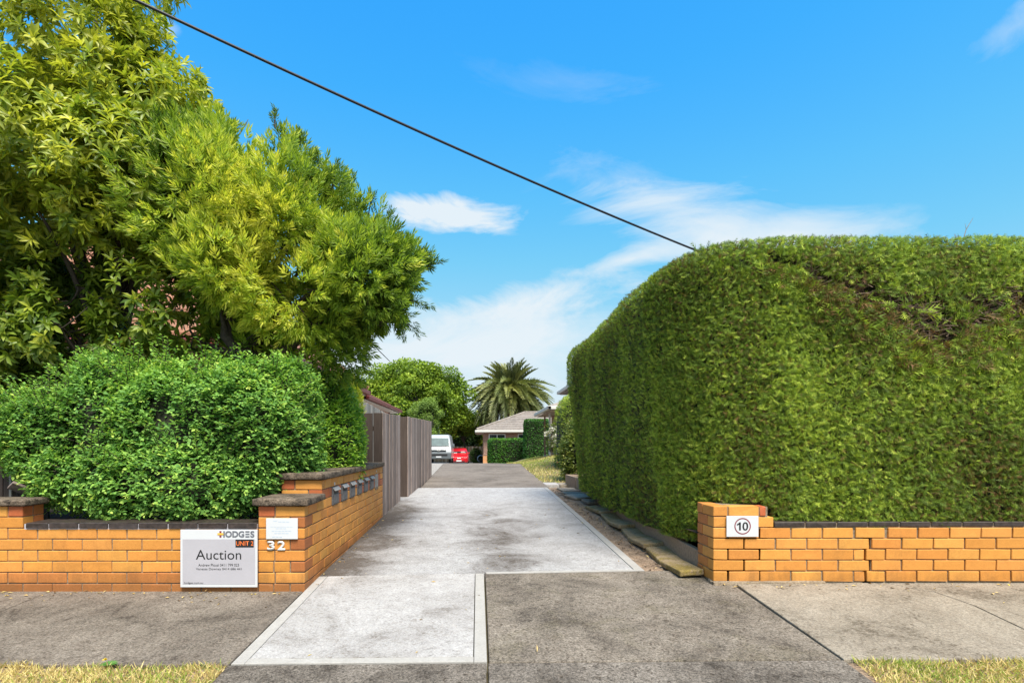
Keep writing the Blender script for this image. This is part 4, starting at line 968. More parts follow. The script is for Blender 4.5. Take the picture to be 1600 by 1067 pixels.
def stray(root, targets):
    sets, tw = [], []
    for a, b_ in targets:
        path = bez(a, (np.array(a) + np.array(b_)) / 2 + np.array([0, 0, .05]), b_, 7); tw.append(tube_arrays(path, np.linspace(.008, .002, 7), 4))
        n = 10; t = np.linspace(.25, 1, n); Pp = np.array([np.interp(t, np.linspace(0, 1, 7), path[:, i]) for i in range(3)]).T; Aa = unit((np.array(b_) - np.array(a))[None] + rand_dirs(n) * .5 * np.linalg.norm(np.array(b_) - np.array(a)))
        sets += brushes(Pp + rng.normal(size=(n, 3)) * .02, Aa, 12, .10, .065, .17, lambda Q: np.full(len(Q), .25), .15)
    leaf_obj('stray_sprays', sets, M_tree_b, root); V, Q = merge(tw); np_mesh('stray_twigs', V, Q, M_bark, root)['kind'] = 'stuff'
stray(tree_b, [(tuple(at(x0_, y0_, 6.5)), tuple(at(x1_, y1_, 6.5 + rng.uniform(-.2, .2)))) for x0_, y0_, x1_, y1_ in
      ((640, 430, 692, 411), (630, 430, 672, 395), (620, 400, 650, 378), (600, 370, 612, 330), (575, 340, 583, 304), (520, 300, 525, 252), (545, 310, 553, 275), (500, 270, 492, 240), (640, 470, 668, 482), (620, 500, 655, 520), (625, 490, 630, 528), (600, 500, 625, 512), (470, 240, 468, 208), (430, 200, 428, 172))])
# curved grey trunk seen under the crown
tube('trunk', [(-2.62, 6.35, .3), (-2.63, 6.3, 1.3), (-2.56, 6.22, 1.85), (-2.52, 6.15, 2.12), (-2.66, 6.1, 2.30), (-2.62, 6.05, 2.55), (-2.55, 6.1, 2.95), (-2.5, 6.2, 3.5)], [.10, .09, .085, .08, .07, .06, .05, .03], M_bark, tree_b, 9)
tube('trunk', [(-2.5, 6.3, 1.75), (-2.25, 6.2, 2.05), (-2.0, 6.15, 2.2), (-1.7, 6.2, 2.5), (-1.3, 6.35, 2.8)], [.075, .065, .055, .04, .02], M_bark, tree_b, 8)
limbs((-2.6, 6.2, 2.1), [((c[0], c[1], c[2]), .035) for c, r in B_bl], .05, M_bark, tree_b, .12, seed=4)

# ------------------------------------------------------------------ houses
def hip_roof(root, x0, x1, y0, y1, ze, pitch, rows, m, over=0.0, hip=True, step=.035):
    """stepped tile courses on four slopes of a hipped roof"""
    w = (x1 - x0) / 2; d = (y1 - y0) / 2; run = min(w, d); bm = bmesh.new(); rise = run * math.tan(pitch)
    for sgn in range(4):
        for r in range(rows):
            a, b_ = r / rows, (r + 1) / rows + .02
            def ringpt(t, lift):
                o_ = t * run; return (x0 + o_, x1 - o_, y0 + o_, y1 - o_, ze + t * rise + lift)
            A = ringpt(a, step); B = ringpt(min(b_, 1), .004); A0 = ringpt(a, 0)
            def side(q): xa, xb2, ya, yb, z = q; return [((xa, ya, z), (xb2, ya, z)), ((xb2, ya, z), (xb2, yb, z)), ((xb2, yb, z), (xa, yb, z)), ((xa, yb, z), (xa, ya, z))][sgn]
            (p, q), (p2, q2), (p3, q3) = side(A), side(B), side(A0)
            v = [bm.verts.new(c) for c in (p, q, q2, p2)]; bm.faces.new(v)
            v = [bm.verts.new(c) for c in (p3, q3, q, p)]; bm.faces.new(v)
    return bm_obj('roof_tiles', bm, m, root)
def ridge_caps(root, x0, x1, y0, y1, ze, pitch, m, r=.075):
    w = (x1 - x0) / 2; d = (y1 - y0) / 2; run = min(w, d); zt = ze + run * math.tan(pitch) + .03
    top = [(x0 + run, y0 + run, zt), (x1 - run, y1 - run, zt)] if w <= d else [(x0 + run, y0 + run, zt), (x1 - run, y0 + run, zt)]
    tube('ridge_cap', top, [r, r], m, root, 8)
    for c in ((x0, y0), (x1, y0), (x0, y1), (x1, y1)):
        e = min(top, key=lambda p: (p[0] - c[0]) ** 2 + (p[1] - c[1]) ** 2); tube('hip_cap', [(c[0], c[1], ze + .05), e], [r, r], m, root, 8)
def tile_mat(name, a, b_, sx_=30):
    m, nt, b = new_mat(name); P = n_pos(nt); n1 = n_noise(nt, P, 7, 6, .7); n2 = n_noise(nt, P, 1.2, 6, .6)
    c = n_mix(nt, n_ramp(nt, n1, [(.3, 0.0), (.7, 1.0)]), a, b_); c = n_mix(nt, n_ramp(nt, n2, [(.5, 0.0), (.75, .5)]), c, (.10, .085, .075))
    nt.links.new(c, b.inputs['Base Color']); b.inputs['Roughness'].default_value = .8; n_bump(nt, b, n1, .5, .02); return m
M_tile_grey = tile_mat('grey_brown_tiles', (.17, .14, .12), (.34, .295, .26))
M_tile_terra = tile_mat('terracotta_tiles', (.24, .095, .05), (.36, .17, .095))
M_fascia_white = plain('cream_fascia', (.62, .60, .56), .5, noise_amt=.06)
M_fascia_red = plain('oxide_red_fascia', (.20, .035, .03), .45, noise_amt=.15)
M_soffit = plain('soffit_board', (.45, .36, .32), .7, noise_amt=.08)
M_render = plain('cream_render', (.58, .52, .44), .8, noise_amt=.1)
M_frame = plain('window_frame_white', (.72, .72, .72), .4, noise_amt=.04)
def glass(name, col=(.03, .04, .05)):
    m, nt, b = new_mat(name); nz = n_noise(nt, n_pos(nt), 3, 4, .6); nt.links.new(n_ramp(nt, nz, [(.3, tuple(c * .6 for c in col)), (.7, col)]), b.inputs['Base Color'])
    b.inputs['Roughness'].default_value = .06; b.inputs['Specular IOR Level'].default_value = .8; return m
M_glass = glass('window_glass')
def far_brick(name, a, b_, mort=(.40, .35, .30)):
    m, nt, b = new_mat(name); geo = nt.nodes.new('ShaderNodeNewGeometry'); sp = nt.nodes.new('ShaderNodeSeparateXYZ'); nt.links.new(geo.outputs['Position'], sp.inputs[0])
    cb = nt.nodes.new('ShaderNodeCombineXYZ'); nt.links.new(n_math(nt, 'ADD', sp.outputs[0], sp.outputs[1]), cb.inputs[0]); nt.links.new(sp.outputs[2], cb.inputs[1])
    t = nt.nodes.new('ShaderNodeTexBrick'); t.inputs['Scale'].default_value = 1.0; t.inputs['Brick Width'].default_value = .24; t.inputs['Row Height'].default_value = .086; t.inputs['Mortar Size'].default_value = .008
    t.inputs['Color1'].default_value = (*a, 1); t.inputs['Color2'].default_value = (*b_, 1); t.inputs['Mortar'].default_value = (*mort, 1); nt.links.new(cb.outputs[0], t.inputs['Vector'])
    nt.links.new(t.outputs[0], b.inputs['Base Color']); b.inputs['Roughness'].default_value = .85; return m
M_far_red = far_brick('red_house_brick', (.36, .13, .085), (.46, .20, .13)); M_far_orange = far_brick('orange_house_brick', (.52, .20, .05), (.58, .25, .07)); M_far_brown = far_brick('brown_house_brick', (.22, .10, .07), (.3, .15, .1))
def window(root, x0, x1, z0, z1, Y, cols=2, t=.06, along='x'):
    w = box('window', x0, x1, Y - .01, Y + t, z0, z1, M_frame, root, .004)
    n = cols; dx = (x1 - x0 - .06 * (n + 1)) / n
    for i in range(n):
        a = x0 + .06 + i * (dx + .06); box('pane', a, a + dx, Y - .018, Y - .012, z0 + .06, z1 - .06, M_glass, w)
    return w

# unit at the end of the driveway
hu = empty('unit_house', (4.5, 43, -.2), 'low brick unit with a grey tiled hip roof at the end of the driveway', 'house')
hx0, hx1, hy0, hy1 = -.12, 11.0, 41.6, 49.2
hip_roof(hu, hx0, hx1, hy0, hy1, 2.22, R(21), 10, M_tile_grey, step=.075); ridge_caps(hu, hx0, hx1, hy0, hy1, 2.24, R(21), M_tile_grey)
for a in ((hx0, hx1, hy0 - .10, hy0 + .02), (hx0, hx1, hy1 - .02, hy1 + .1)): box('gutter', a[0] - .1, a[1] + .1, a[2], a[3], 2.06, 2.215, M_fascia_white, hu, .02)
for a in ((hx0 - .1, hx0 + .02), (hx1 - .02, hx1 + .1)): box('gutter', a[0], a[1], hy0, hy1, 2.06, 2.212, M_fascia_white, hu, .02)
box('soffit', hx0 + .03, hx1 - .03, hy0 + .03, hy1 - .03, 2.02, 2.055, M_soffit, hu)
box('wall', .40, 10.5, 42.1, 48.7, -.7, 2.03, M_far_brown, hu); box('base_course', .36, 10.55, 42.04, 42.095, -.7, .40, M_far_orange, hu); box('sill', .34, 10.5, 41.99, 42.1, .405, .47, M_far_brown, hu, .01)
box('window_column', .36, .86, 42.02, 42.09, -.7, .38, M_far_orange, hu)
window(hu, .78, 2.0, .48, 1.95, 42.06, 2); window(hu, 2.9, 4.3, .48, 1.95, 42.06, 2); window(hu, 6.2, 7.8, .48, 1.95, 42.06, 2)
# house on the right whose eave shows past the hedge
hr = empty('porch_house', (5.5, 28, .5), 'cream house with tiled eaves and a pale porch post behind the rose bush', 'house')
box('wall', 3.45, 10.5, 22.8, 27.1, .2, 2.48, M_far_brown, hr); box('upper_wall', 4.15, 10.2, 22.6, 25.9, 2.4, 3.46, M_render, hr)
hip_roof(hr, 2.78, 11.2, 22.2, 27.6, 2.66, R(22), 6, M_tile_grey)
box('gutter', 2.68, 2.82, 22.1, 27.7, 2.51, 2.66, M_fascia_white, hr, .02); box('gutter', 2.68, 11.3, 22.1, 22.22, 2.51, 2.658, M_fascia_white, hr, .02)
box('soffit', 2.83, 11.1, 22.25, 27.5, 2.47, 2.505, M_soffit, hr)
hip_roof(hr, 3.72, 10.9, 22.1, 26.4, 3.60, R(22), 6, M_tile_grey); box('gutter', 3.62, 3.74, 22.0, 26.5, 3.46, 3.60, M_fascia_white, hr, .02); box('gutter', 3.62, 11, 26.38, 26.5, 3.46, 3.598, M_fascia_white, hr, .02)
box('soffit', 3.76, 10.9, 22.12, 26.36, 3.43, 3.455, M_soffit, hr)
box('post', 2.90, 2.98, 23.6, 23.68, .3, 2.47, M_fascia_white, hr, .006); box('post', 3.05, 3.12, 26.6, 26.67, .3, 2.47, M_far_brown, hr, .006)
box('porch_step', 2.85, 3.44, 23.2, 25.2, .35, .70, M_court, hr, .02)
box('door', 3.40, 3.46, 24.2, 25.1, .65, 2.35, M_render, hr, .01)
# red roofed house behind the left fence
hl = empty('red_roof_house', (-8.5, 18, .3), 'red brick house with terracotta tiles and oxide red gutters behind the left trees', 'house')
hip_roof(hl, -15.0, -4.02, 10.6, 21.0, 3.16, R(38), 13, M_tile_terra, step=.06); ridge_caps(hl, -15.0, -4.02, 10.6, 21.0, 3.18, R(38), M_tile_terra)
box('gutter', -4.06, -3.92, 10.5, 21.1, 2.97, 3.10, M_fascia_red, hl, .02); box('gutter', -15.1, -3.92, 10.48, 10.62, 2.97, 3.098, M_fascia_red, hl, .02); box('gutter', -15.1, -3.92, 20.98, 21.12, 2.97, 3.098, M_fascia_red, hl, .02)
box('soffit', -14.9, -4.08, 10.65, 20.95, 2.93, 2.965, M_soffit, hl)
box('wall', -14.5, -4.55, 11.2, 20.5, .1, 2.95, M_far_red, hl)
hip_roof(hl, -12.0, -4.1, 20.4, 30.4, 2.97, R(28), 9, M_tile_terra, step=.05); box('gutter', -4.14, -4.0, 21.2, 30.5, 2.84, 2.97, M_fascia_red, hl, .02); box('gutter', -11, -4.0, 30.38, 30.5, 2.84, 2.968, M_fascia_red, hl, .02)
box('soffit', -11.9, -4.16, 21.2, 30.35, 2.80, 2.835, M_fascia_white, hl); box('wall', -11.5, -4.6, 20.6, 29.9, .1, 2.81, M_far_red, hl)
tube('flue', [(-4.75, 22.6, 3.1), (-4.75, 22.6, 3.62)], [.09, .09], M_lid, hl, 10); tube('flue_cap', [(-4.75, 22.6, 3.6), (-4.75, 22.6, 3.70)], [.13, .12], M_lid, hl, 10)
box('chimney', -5.3, -4.5, 21.9, 22.9, 2.9, 3.34, M_tile_terra, hl, .02)
window(hl, -9.5, -7.5, 1.0, 2.3, 11.19, 2); window(hl, -13, -11.4, 1.0, 2.3, 11.19, 2)
box('downpipe', -4.6, -4.52, 29.5, 29.58, .2, 2.8, M_fascia_red, hl)
# back boundary
bfn = empty('rear_fence', (-2, 57.5, -.6), 'pale paling fence across the back of the yard behind the red car', 'fence')
for i in range(110): board(bfn, (-10 + i * .125, 57.5), (-10 + i * .125 + .118, 57.5), -.75, 1.0 + random.uniform(-.02, .02), -.75, 1.0 + random.uniform(-.02, .02), .016, M_sleeper if i % 3 else M_paling, 'paling', (0, 1))

# ------------------------------------------------------------------ vehicles
def paint(name, col): return plain(name, col, .3, noise_amt=.02, scale=3, coat=.6)
M_vwhite = paint('white_car_paint', (.40, .415, .43)); M_vred = paint('red_car_paint', (.55, .012, .02)); M_tyre = plain('tyre_rubber', (.015, .015, .016), .9)
M_plastic = plain('grey_bumper_plastic', (.10, .115, .125), .5); M_wind = glass('windscreen_glass', (.10, .15, .155)); M_wind.node_tree.nodes['Principled BSDF'].inputs['Specular IOR Level'].default_value = .12; M_wind.node_tree.nodes['Principled BSDF'].inputs['Roughness'].default_value = .3; M_lamp = plain('headlamp_lens', (.55, .56, .57), .15, noise_amt=.2, scale=40); M_amber = plain('indicator_amber', (.7, .3, .04), .3)
def loft(name, rings, m, parent):
    """rings: list of (y, [(halfwidth, z)...]) from front to back, mirrored in x"""
    k = len(rings[0][1]); V = []
    for y, pr in rings:
        V += [(hw, y, z) for hw, z in pr] + [(-hw, y, z) for hw, z in reversed(pr)]
    n = 2 * k; bm = bmesh.new(); vs_ = [bm.verts.new(v) for v in V]
    for i in range(len(rings) - 1):
        for j in range(n):
            a, b_ = i * n + j, i * n + (j + 1) % n
            bm.faces.new((vs_[a], vs_[b_], vs_[b_ + n], vs_[a + n]))
    bm.faces.new(vs_[:n]); bm.faces.new(vs_[-n:][::-1]); bmesh.ops.recalc_face_normals(bm, faces=bm.faces[:])
    bmesh.ops.bevel(bm, geom=bm.edges[:], offset=.025, segments=2, affect='EDGES', profile=.5, clamp_overlap=True)
    return bm_obj(name, bm, m, parent, True)
def place(root, objs, loc):
    for o in objs: o.location = Vector(loc)
def wheel(root, x, y, r, w, T):
    th = np.linspace(0, 2 * np.pi, 24, endpoint=False); parts = []
    V, Q = tube_arrays([(x - w / 2, y, r), (x - w / 2 + .02, y, r), (x + w / 2 - .02, y, r), (x + w / 2, y, r)], [r * .9, r, r, r * .9], 20)
    o = np_mesh('wheel', V + np.array(T), Q, M_tyre, root, smooth_=True)
    V, Q = tube_arrays([(x - w / 2 - .005, y, r), (x - w / 2 + .03, y, r), (x + w / 2 - .03, y, r), (x + w / 2 + .005, y, r)], [.02, r * .62, r * .62, .02], 20)
    np_mesh('rim', V + np.array(T), Q, M_lid, o, smooth_=True)
def quad_panel(name, pts, T, m, root, t=.012):
    P = [Vector(p) + Vector(T) for p in pts]; n_ = (P[1] - P[0]).cross(P[2] - P[0]).normalized(); n_ = -n_ if n_.y > 0 else n_
    bm = bmesh.new(); a = [bm.verts.new(p - n_ * .03) for p in P]; b_ = [bm.verts.new(p + n_ * t) for p in P]; k = len(P)
    bm.faces.new(b_); bm.faces.new(a[::-1])
    for i in range(k): bm.faces.new((a[i], a[(i + 1) % k], b_[(i + 1) % k], b_[i]))
    bmesh.ops.recalc_face_normals(bm, faces=bm.faces[:]); return bm_obj(name, bm, m, root)
def shift(o, T):
    me = o.data; n = len(me.vertices); co = np.empty(n * 3, np.float32); me.vertices.foreach_get('co', co); me.vertices.foreach_set('co', (co.reshape(-1, 3) + np.array(T, np.float32)).ravel()); me.update(); return o
van = empty('white_van', (-2.69, 39.4, -.17), 'white delivery van facing the street, half hidden by the second board fence', 'van'); VT = (-2.69, 39.4, -.17)
def vr(y, hb, hm, ht, zs): return (y, [(hb, zs[0]), (hm, zs[1]), (hm, zs[2]), (ht, zs[3]), (ht * .86, zs[4])])
shift(loft('body', [vr(.0, .78, .82, .80, (.42, .50, .74, .84, .86)), vr(.06, .82, .845, .82, (.40, .48, .82, .98, 1.0)), vr(.22, .83, .85, .80, (.38, .48, .95, 1.20, 1.22)), vr(.62, .84, .85, .71, (.36, .48, 1.15, 1.78, 1.84)),
      vr(.92, .84, .85, .69, (.36, .48, 1.15, 1.93, 2.02)), vr(2.4, .84, .85, .70, (.36, .48, 1.15, 1.96, 2.07)), vr(4.4, .84, .85, .70, (.36, .48, 1.15, 1.95, 2.05)), vr(4.65, .82, .83, .68, (.4, .5, 1.15, 1.85, 1.9))], M_vwhite, van), VT)
quad_panel('windscreen', [(-.70, .245, 1.25), (.70, .245, 1.25), (.63, .60, 1.79), (-.63, .60, 1.79)], VT, M_wind, van)
quad_panel('wiper_panel', [(-.72, .215, 1.19), (.72, .215, 1.19), (.71, .24, 1.235), (-.71, .24, 1.235)], VT, M_tyre, van, .018)
quad_panel('grille', [(-.52, .03, .83), (.52, .03, .83), (.52, .06, .985), (-.52, .06, .985)], VT, M_plastic, van, .02)
for i in range(3): quad_panel('grille_bar', [(-.5, .01, .85 + i * .045), (.5, .01, .85 + i * .045), (.5, .01, .868 + i * .045), (-.5, .01, .868 + i * .045)], VT, M_tyre, van, .028)
box('badge', VT[0] - .09, VT[0] + .09, VT[1] - .06, VT[1] - .03, VT[2] + .90, VT[2] + .95, M_lid, van)
for s_ in (-1, 1):
    hlp = quad_panel('headlight', [(s_ * .54, .03, .84), (s_ * .80, .08, .84), (s_ * .80, .10, .985), (s_ * .54, .055, .985)], VT, M_lamp, van, .025)
    quad_panel('indicator', [(s_ * .79, .08, .84), (s_ * .845, .16, .84), (s_ * .845, .17, .98), (s_ * .79, .10, .98)], VT, M_lamp, hlp, .02)
    box('mirror', VT[0] + s_ * .98 - .10, VT[0] + s_ * .98 + .08, VT[1] + .40, VT[1] + .50, VT[2] + 1.17, VT[2] + 1.38, M_plastic, van, .03)
    box('mirror_arm', min(VT[0] + s_ * .80, VT[0] + s_ * .92), max(VT[0] + s_ * .80, VT[0] + s_ * .92), VT[1] + .43, VT[1] + .46, VT[2] + 1.2, VT[2] + 1.23, M_plastic, van)
    for wy in (.95, 3.6): wheel(van, s_ * .74, wy, .31, .19, VT)
bp = box('bumper', VT[0] - .86, VT[0] + .86, VT[1] - .10, VT[1] + .25, VT[2] + .36, VT[2] + .80, M_plastic, van, .05, seg=3)
box('bumper_intake', VT[0] - .6, VT[0] + .6, VT[1] - .115, VT[1] - .09, VT[2] + .56, VT[2] + .70, M_tyre, bp, .01)
box('number_plate', VT[0] - .18, VT[0] + .18, VT[1] - .12, VT[1] - .095, VT[2] + .46, VT[2] + .55, M_signwhite, van)
car = empty('red_car', (-1.66, 50.0, -.55), 'small red car parked nose out beside the white van', 'car'); CT = (-1.66, 50.0, -.55)
def cr(y, a, b_, c, d, zs): return (y, [(a, zs[0]), (b_, zs[1]), (b_, zs[2]), (c, zs[3]), (d, zs[4])])
shift(loft('body', [cr(0, .66, .72, .68, .55, (.2, .28, .48, .60, .62)), cr(.15, .74, .80, .76, .6, (.18, .28, .58, .69, .72)), cr(.55, .78, .82, .76, .6, (.18, .28, .64, .80, .84)), cr(1.15, .79, .82, .74, .6, (.18, .28, .72, .90, .94)),
      cr(1.75, .79, .82, .64, .54, (.18, .28, .80, 1.26, 1.33)), cr(2.2, .79, .82, .61, .50, (.18, .28, .80, 1.36, 1.42)), cr(3.0, .79, .82, .60, .5, (.18, .28, .8, 1.34, 1.40)), cr(3.7, .78, .81, .68, .55, (.2, .28, .8, 1.0, 1.04)), cr(4.15, .72, .75, .66, .5, (.25, .3, .7, .92, .95))], M_vred, car), CT)
quad_panel('windscreen', [(-.66, 1.20, .965), (.66, 1.20, .965), (.54, 1.78, 1.325), (-.54, 1.78, 1.325)], CT, M_glass, car)
quad_panel('sun_shade', [(.10, 1.19, .98), (.60, 1.19, .98), (.42, 1.40, 1.12), (.16, 1.40, 1.12)], CT, M_lid, car, .02); quad_panel('sun_shade', [(-.62, 1.19, .97), (-.2, 1.19, .97), (-.22, 1.24, 1.01), (-.6, 1.24, 1.01)], CT, M_signwhite, car, .02)
for s_ in (-1, 1):
    quad_panel('headlight', [(s_ * .42, .02, .545), (s_ * .74, .10, .55), (s_ * .77, .22, .68), (s_ * .52, .13, .67)], CT, M_lamp, car, .03)
    for wy in (.75, 3.3): wheel(car, s_ * .72, wy, .29, .18, CT)
    box('mirror', CT[0] + s_ * .86 - .08, CT[0] + s_ * .86 + .08, CT[1] + 1.35, CT[1] + 1.43, CT[2] + .92, CT[2] + 1.03, M_vred, car, .02)
quad_panel('grille', [(-.16, .0, .52), (.16, .0, .52), (.14, .05, .62), (-.14, .05, .62)], CT, M_lamp, car, .03)
quad_panel('lower_intake', [(-.5, -.0, .22), (.5, .0, .22), (.5, .0, .30), (-.5, .0, .30)], CT, M_tyre, car, .03)
box('number_plate', CT[0] - .22, CT[0] + .22, CT[1] - .06, CT[1] - .03, CT[2] + .26, CT[2] + .39, M_signwhite, car)

# ------------------------------------------------------------------ palm, background trees and small hedges
M_frond = leaf_mat('palm_frond', [(0, (.20, .13, .075)), (.2, (.15, .125, .045)), (.35, (.07, .095, .03)), (.7, (.16, .19, .055)), (1, (.42, .42, .14))], .42, .2, .5)
M_palmtrunk = plain('palm_trunk', (.12, .085, .06), .95, noise_amt=.5, scale=9)
palm = empty('palm_tree', (2.9, 53, -.6), 'large date palm with arching fronds behind the grey tiled roof', 'tree')
tube('trunk', [(2.9, 53, -.7), (2.9, 53, 2), (2.88, 53, 4.0), (2.9, 53, 5.4), (2.9, 53, 5.9)], [.55, .48, .46, .62, .35], M_palmtrunk, palm, 14)
def frond_mesh(L, drop, tint0, seed):
    r_ = np.random.default_rng(seed); n = 46; t = np.linspace(0, 1, n); x = L * (t - .22 * drop * t ** 2.2); z = -L * drop * .62 * t ** 2.1; P = np.stack([x, np.zeros(n), z], -1); T_ = np.gradient(P, axis=0); T_ = unit(T_)
    V, Q = tube_arrays(P[::5], np.linspace(.035, .006, len(P[::5])), 4); tri = np.concatenate([Q[:, [0, 1, 2]], Q[:, [0, 2, 3]]]); sets = [(V, tri, np.full(len(V), tint0 * .8 + .15))]
    for s_ in (-1, 1):
        k = t > .1; lp = P[k]; lt = T_[k]; m_ = len(lp); f = t[k]; ll = .62 * np.sin(np.pi * (f * .8 + .16)) * L / 3.4 + .1
        D = unit(lt * .95 + np.array([0, s_ * .40, 0]) + np.array([0, 0, .36]) + r_.normal(size=(m_, 3)) * .08); sets.append(leaves(lp, D, np.cross(lt, [0, s_, 0]) + np.array([0, 0, .2]), ll, .05, tint0 + .08 * r_.normal(size=m_) + .12, T_QUAD))
    Vs, Fs, Ts, o = [], [], [], 0
    for V, Fc, tt in sets: Vs.append(V); Fs.append(Fc + o); Ts.append(tt); o += len(V)
    ob = np_mesh('frond', np.concatenate(Vs), np.concatenate(Fs), M_frond, None, np.clip(np.concatenate(Ts), 0, 1)); return ob
protos = {}
nfr = 170
for i in range(nfr):
    f = i / nfr; el_ = 85 - 112 * f ** .85 + random.uniform(-7, 7); az_ = i * 137.508 + random.uniform(-8, 8); var = i % 3
    cls = 0 if f < .2 else 1 if f < .5 else 2 if f < .82 else 3
    key = (cls, var); L_ = (3.2, 3.75, 3.75, 3.2)[cls] * (1, .94, 1.05)[var]; dr = (.45, 1.15, 1.35, 1.0)[cls] * (1, 1.15, .9)[var]
    if key not in protos: o = frond_mesh(L_, dr, (.62, .58, .5, .1)[cls] + (.0, .12, -.1)[var], 100 + cls * 5 + var); protos[key] = o
    else: o = protos[key].copy(); COL.objects.link(o)
    o.rotation_euler = (random.uniform(-.3, .3), -R(el_), R(az_)); o.location = (2.9 + .25 * math.cos(R(az_)), 53 + .25 * math.sin(R(az_)), 6.05 - .9 * f); attach(o, palm)

M_far_leaf = leaf_mat('spreading_tree_leaves', [(0, (.05, .09, .014)), (.4, (.13, .22, .022)), (.75, (.28, .38, .035)), (1, (.48, .55, .07))], .55, .32, .25)
M_dark_leaf = leaf_mat('dark_tree_leaves', [(0, (.012, .028, .008)), (.5, (.03, .065, .014)), (1, (.09, .16, .03))], .5, .25, .3)
M_soft_leaf = leaf_mat('soft_tree_leaves', [(0, (.08, .13, .03)), (.5, (.18, .28, .055)), (1, (.36, .48, .11))], .55, .3, .25)
def far_tree(name, label, base, crown, n_cl, per, leaf, m, tint=.45, cat='tree', trunk_r=.25, seed=5, cl=(.55, 1.0), core=.6):
    r_ = np.random.default_rng(seed); c, r = np.array(crown[0]), np.array(crown[1]); root = empty(name, base, label, cat)
    d = unit(r_.normal(size=(n_cl, 3))); P = c + d * r * (r_.random(n_cl) ** .4)[:, None] * .88; k = P[:, 2] > c[2] - r[2] * .85; P = P[k]
    bl_ = [(tuple(p), (s_, s_, s_ * .8)) for p, s_ in zip(P, r_.uniform(*cl, len(P)))]
    pts, nn, dd = [], [], []
    for (pc, pr) in bl_:
        n = per; q = rand_dirs(n); pts.append(np.array(pc) + q * np.array(pr) * (1 - .55 * rng.random(n)[:, None] ** 2)); nn.append(q); dd.append(rng.random(n))
    Pt, N = np.concatenate(pts), np.concatenate(nn); n = len(Pt); D = unit(N * .5 + rand_dirs(n) * .7 - UP * .15); L = leaf * rng.uniform(.6, 1.3, n)
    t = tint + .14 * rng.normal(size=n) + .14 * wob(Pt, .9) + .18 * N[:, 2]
    leaf_obj('crown', [leaves(Pt, D, unit(N * .6 + UP * .6 + rand_dirs(n) * .5), L, L * .62, t, T_QUAD)], m, root)
    if core: blob_core('inner_shell', [(tuple(c), tuple(r * core))], M_core, root, 1.0, 1.0, .2, 1.0)
    b_ = np.array(base, float); top = c - np.array([0, 0, r[2] * .3]); tube('trunk', [b_ - (0, 0, .1), b_ * .5 + top * .5 + (.1, 0, 0), top], [trunk_r, trunk_r * .8, trunk_r * .45], M_bark, root, 8)
    limbs(tuple(b_ * .4 + top * .6), [(p, trunk_r * .35) for p in P[::max(1, len(P) // 14)]], trunk_r * .4, M_bark, root, .3, seed=seed)
    return root
far_tree('spreading_tree', 'large light green spreading tree behind the red roofed house', (-5.3, 52, -.6), ((-6.3, 52, 4.9), (6.2, 3.6, 4.1)), 230, 330, .25, M_far_leaf, .48, trunk_r=.3, seed=3, cl=(.6, 1.15), core=.42)
far_tree('upright_tree', 'pale green upright tree in front of the large spreading tree', (-4.15, 45, -.4), ((-4.1, 45, 2.9), (1.25, 1.0, 2.65)), 46, 420, .13, M_soft_leaf, .45, trunk_r=.12, seed=8, cl=(.35, .6), core=.6)
far_tree('dark_tree', 'dark leaved tree over the red car', (-1.9, 59.5, -.6), ((-1.6, 59.5, 2.6), (2.2, 1.6, 2.7)), 60, 300, .24, M_dark_leaf, .5, trunk_r=.15, seed=12, cl=(.45, .8), core=.7)
far_tree('yellowing_tree', 'small yellowish tree between the dark tree and the palm', (.3, 60, -.6), ((.55, 60, 2.7), (1.3, 1.2, 2.2)), 36, 260, .2, M_gold, .25, trunk_r=.1, seed=14, cl=(.35, .6), core=.6)
far_tree('bright_tree', 'light green tree arching down toward the red car beside the palm', (-1.2, 56, -.6), ((-1.55, 55.0, 3.2), (1.5, 1.2, 1.5)), 34, 260, .2, M_far_leaf, .5, trunk_r=.1, seed=16, cl=(.35, .65), core=.45)
def box_hedge(name, label, c, r, per, leaf, m, e=.35, tint=.4, T=T_SMALL, w=.55, group=None):
    root = empty(name, (c[0], c[1], c[2] - r[2]), label, 'hedge', group); bl_ = [(c, r)]
    P, N, dp = cloud(bl_, per, e, .04, 2.5, .05); n = len(P); L = leaf * rng.uniform(.6, 1.3, n); D = unit(N * .6 + rand_dirs(n) * .8 + UP * .2)
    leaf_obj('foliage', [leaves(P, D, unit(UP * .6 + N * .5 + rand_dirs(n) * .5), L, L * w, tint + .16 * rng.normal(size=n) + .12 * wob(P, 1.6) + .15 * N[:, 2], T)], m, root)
    blob_core('inner_shell', bl_, M_core, root, e, .93, .03, 2.5); return root
M_boxleaf = leaf_mat('box_hedge_leaves', [(0, (.02, .06, .012)), (.45, (.045, .155, .02)), (.8, (.13, .30, .03)), (1, (.36, .50, .05))], .5, .25, .3)
box_hedge('clipped_hedge', 'low clipped dark green hedge in front of the unit window', (1.98, 38.3, .70), (1.32, .6, .84), 950, .10, M_boxleaf)
box_hedge('clipped_hedge', 'tall narrow clipped hedge block beside the low hedge at the unit', (3.68, 36.3, 1.47), (.78, .55, 1.25), 1100, .09, M_boxleaf, .25, .36)
box_hedge('leafy_hedge', 'rounded olive green hedge against the porch house behind the rose bush', (3.15, 17.4, 1.42), (.78, 1.1, 1.28), 900, .08, M_hedge, .6, .62, T_SPRAY, .9)
M_rose = leaf_mat('rose_leaves', [(0, (.035, .07, .012)), (.4, (.10, .15, .025)), (.75, (.24, .27, .05)), (.93, (.42, .42, .09)), (1, (.40, .16, .06))], .4, .3, .4)
rose = empty('rose_bush', (2.25, 13.8, .3), 'straggly yellow green rose bush on the lawn edge at the end of the tall hedge', 'bush')
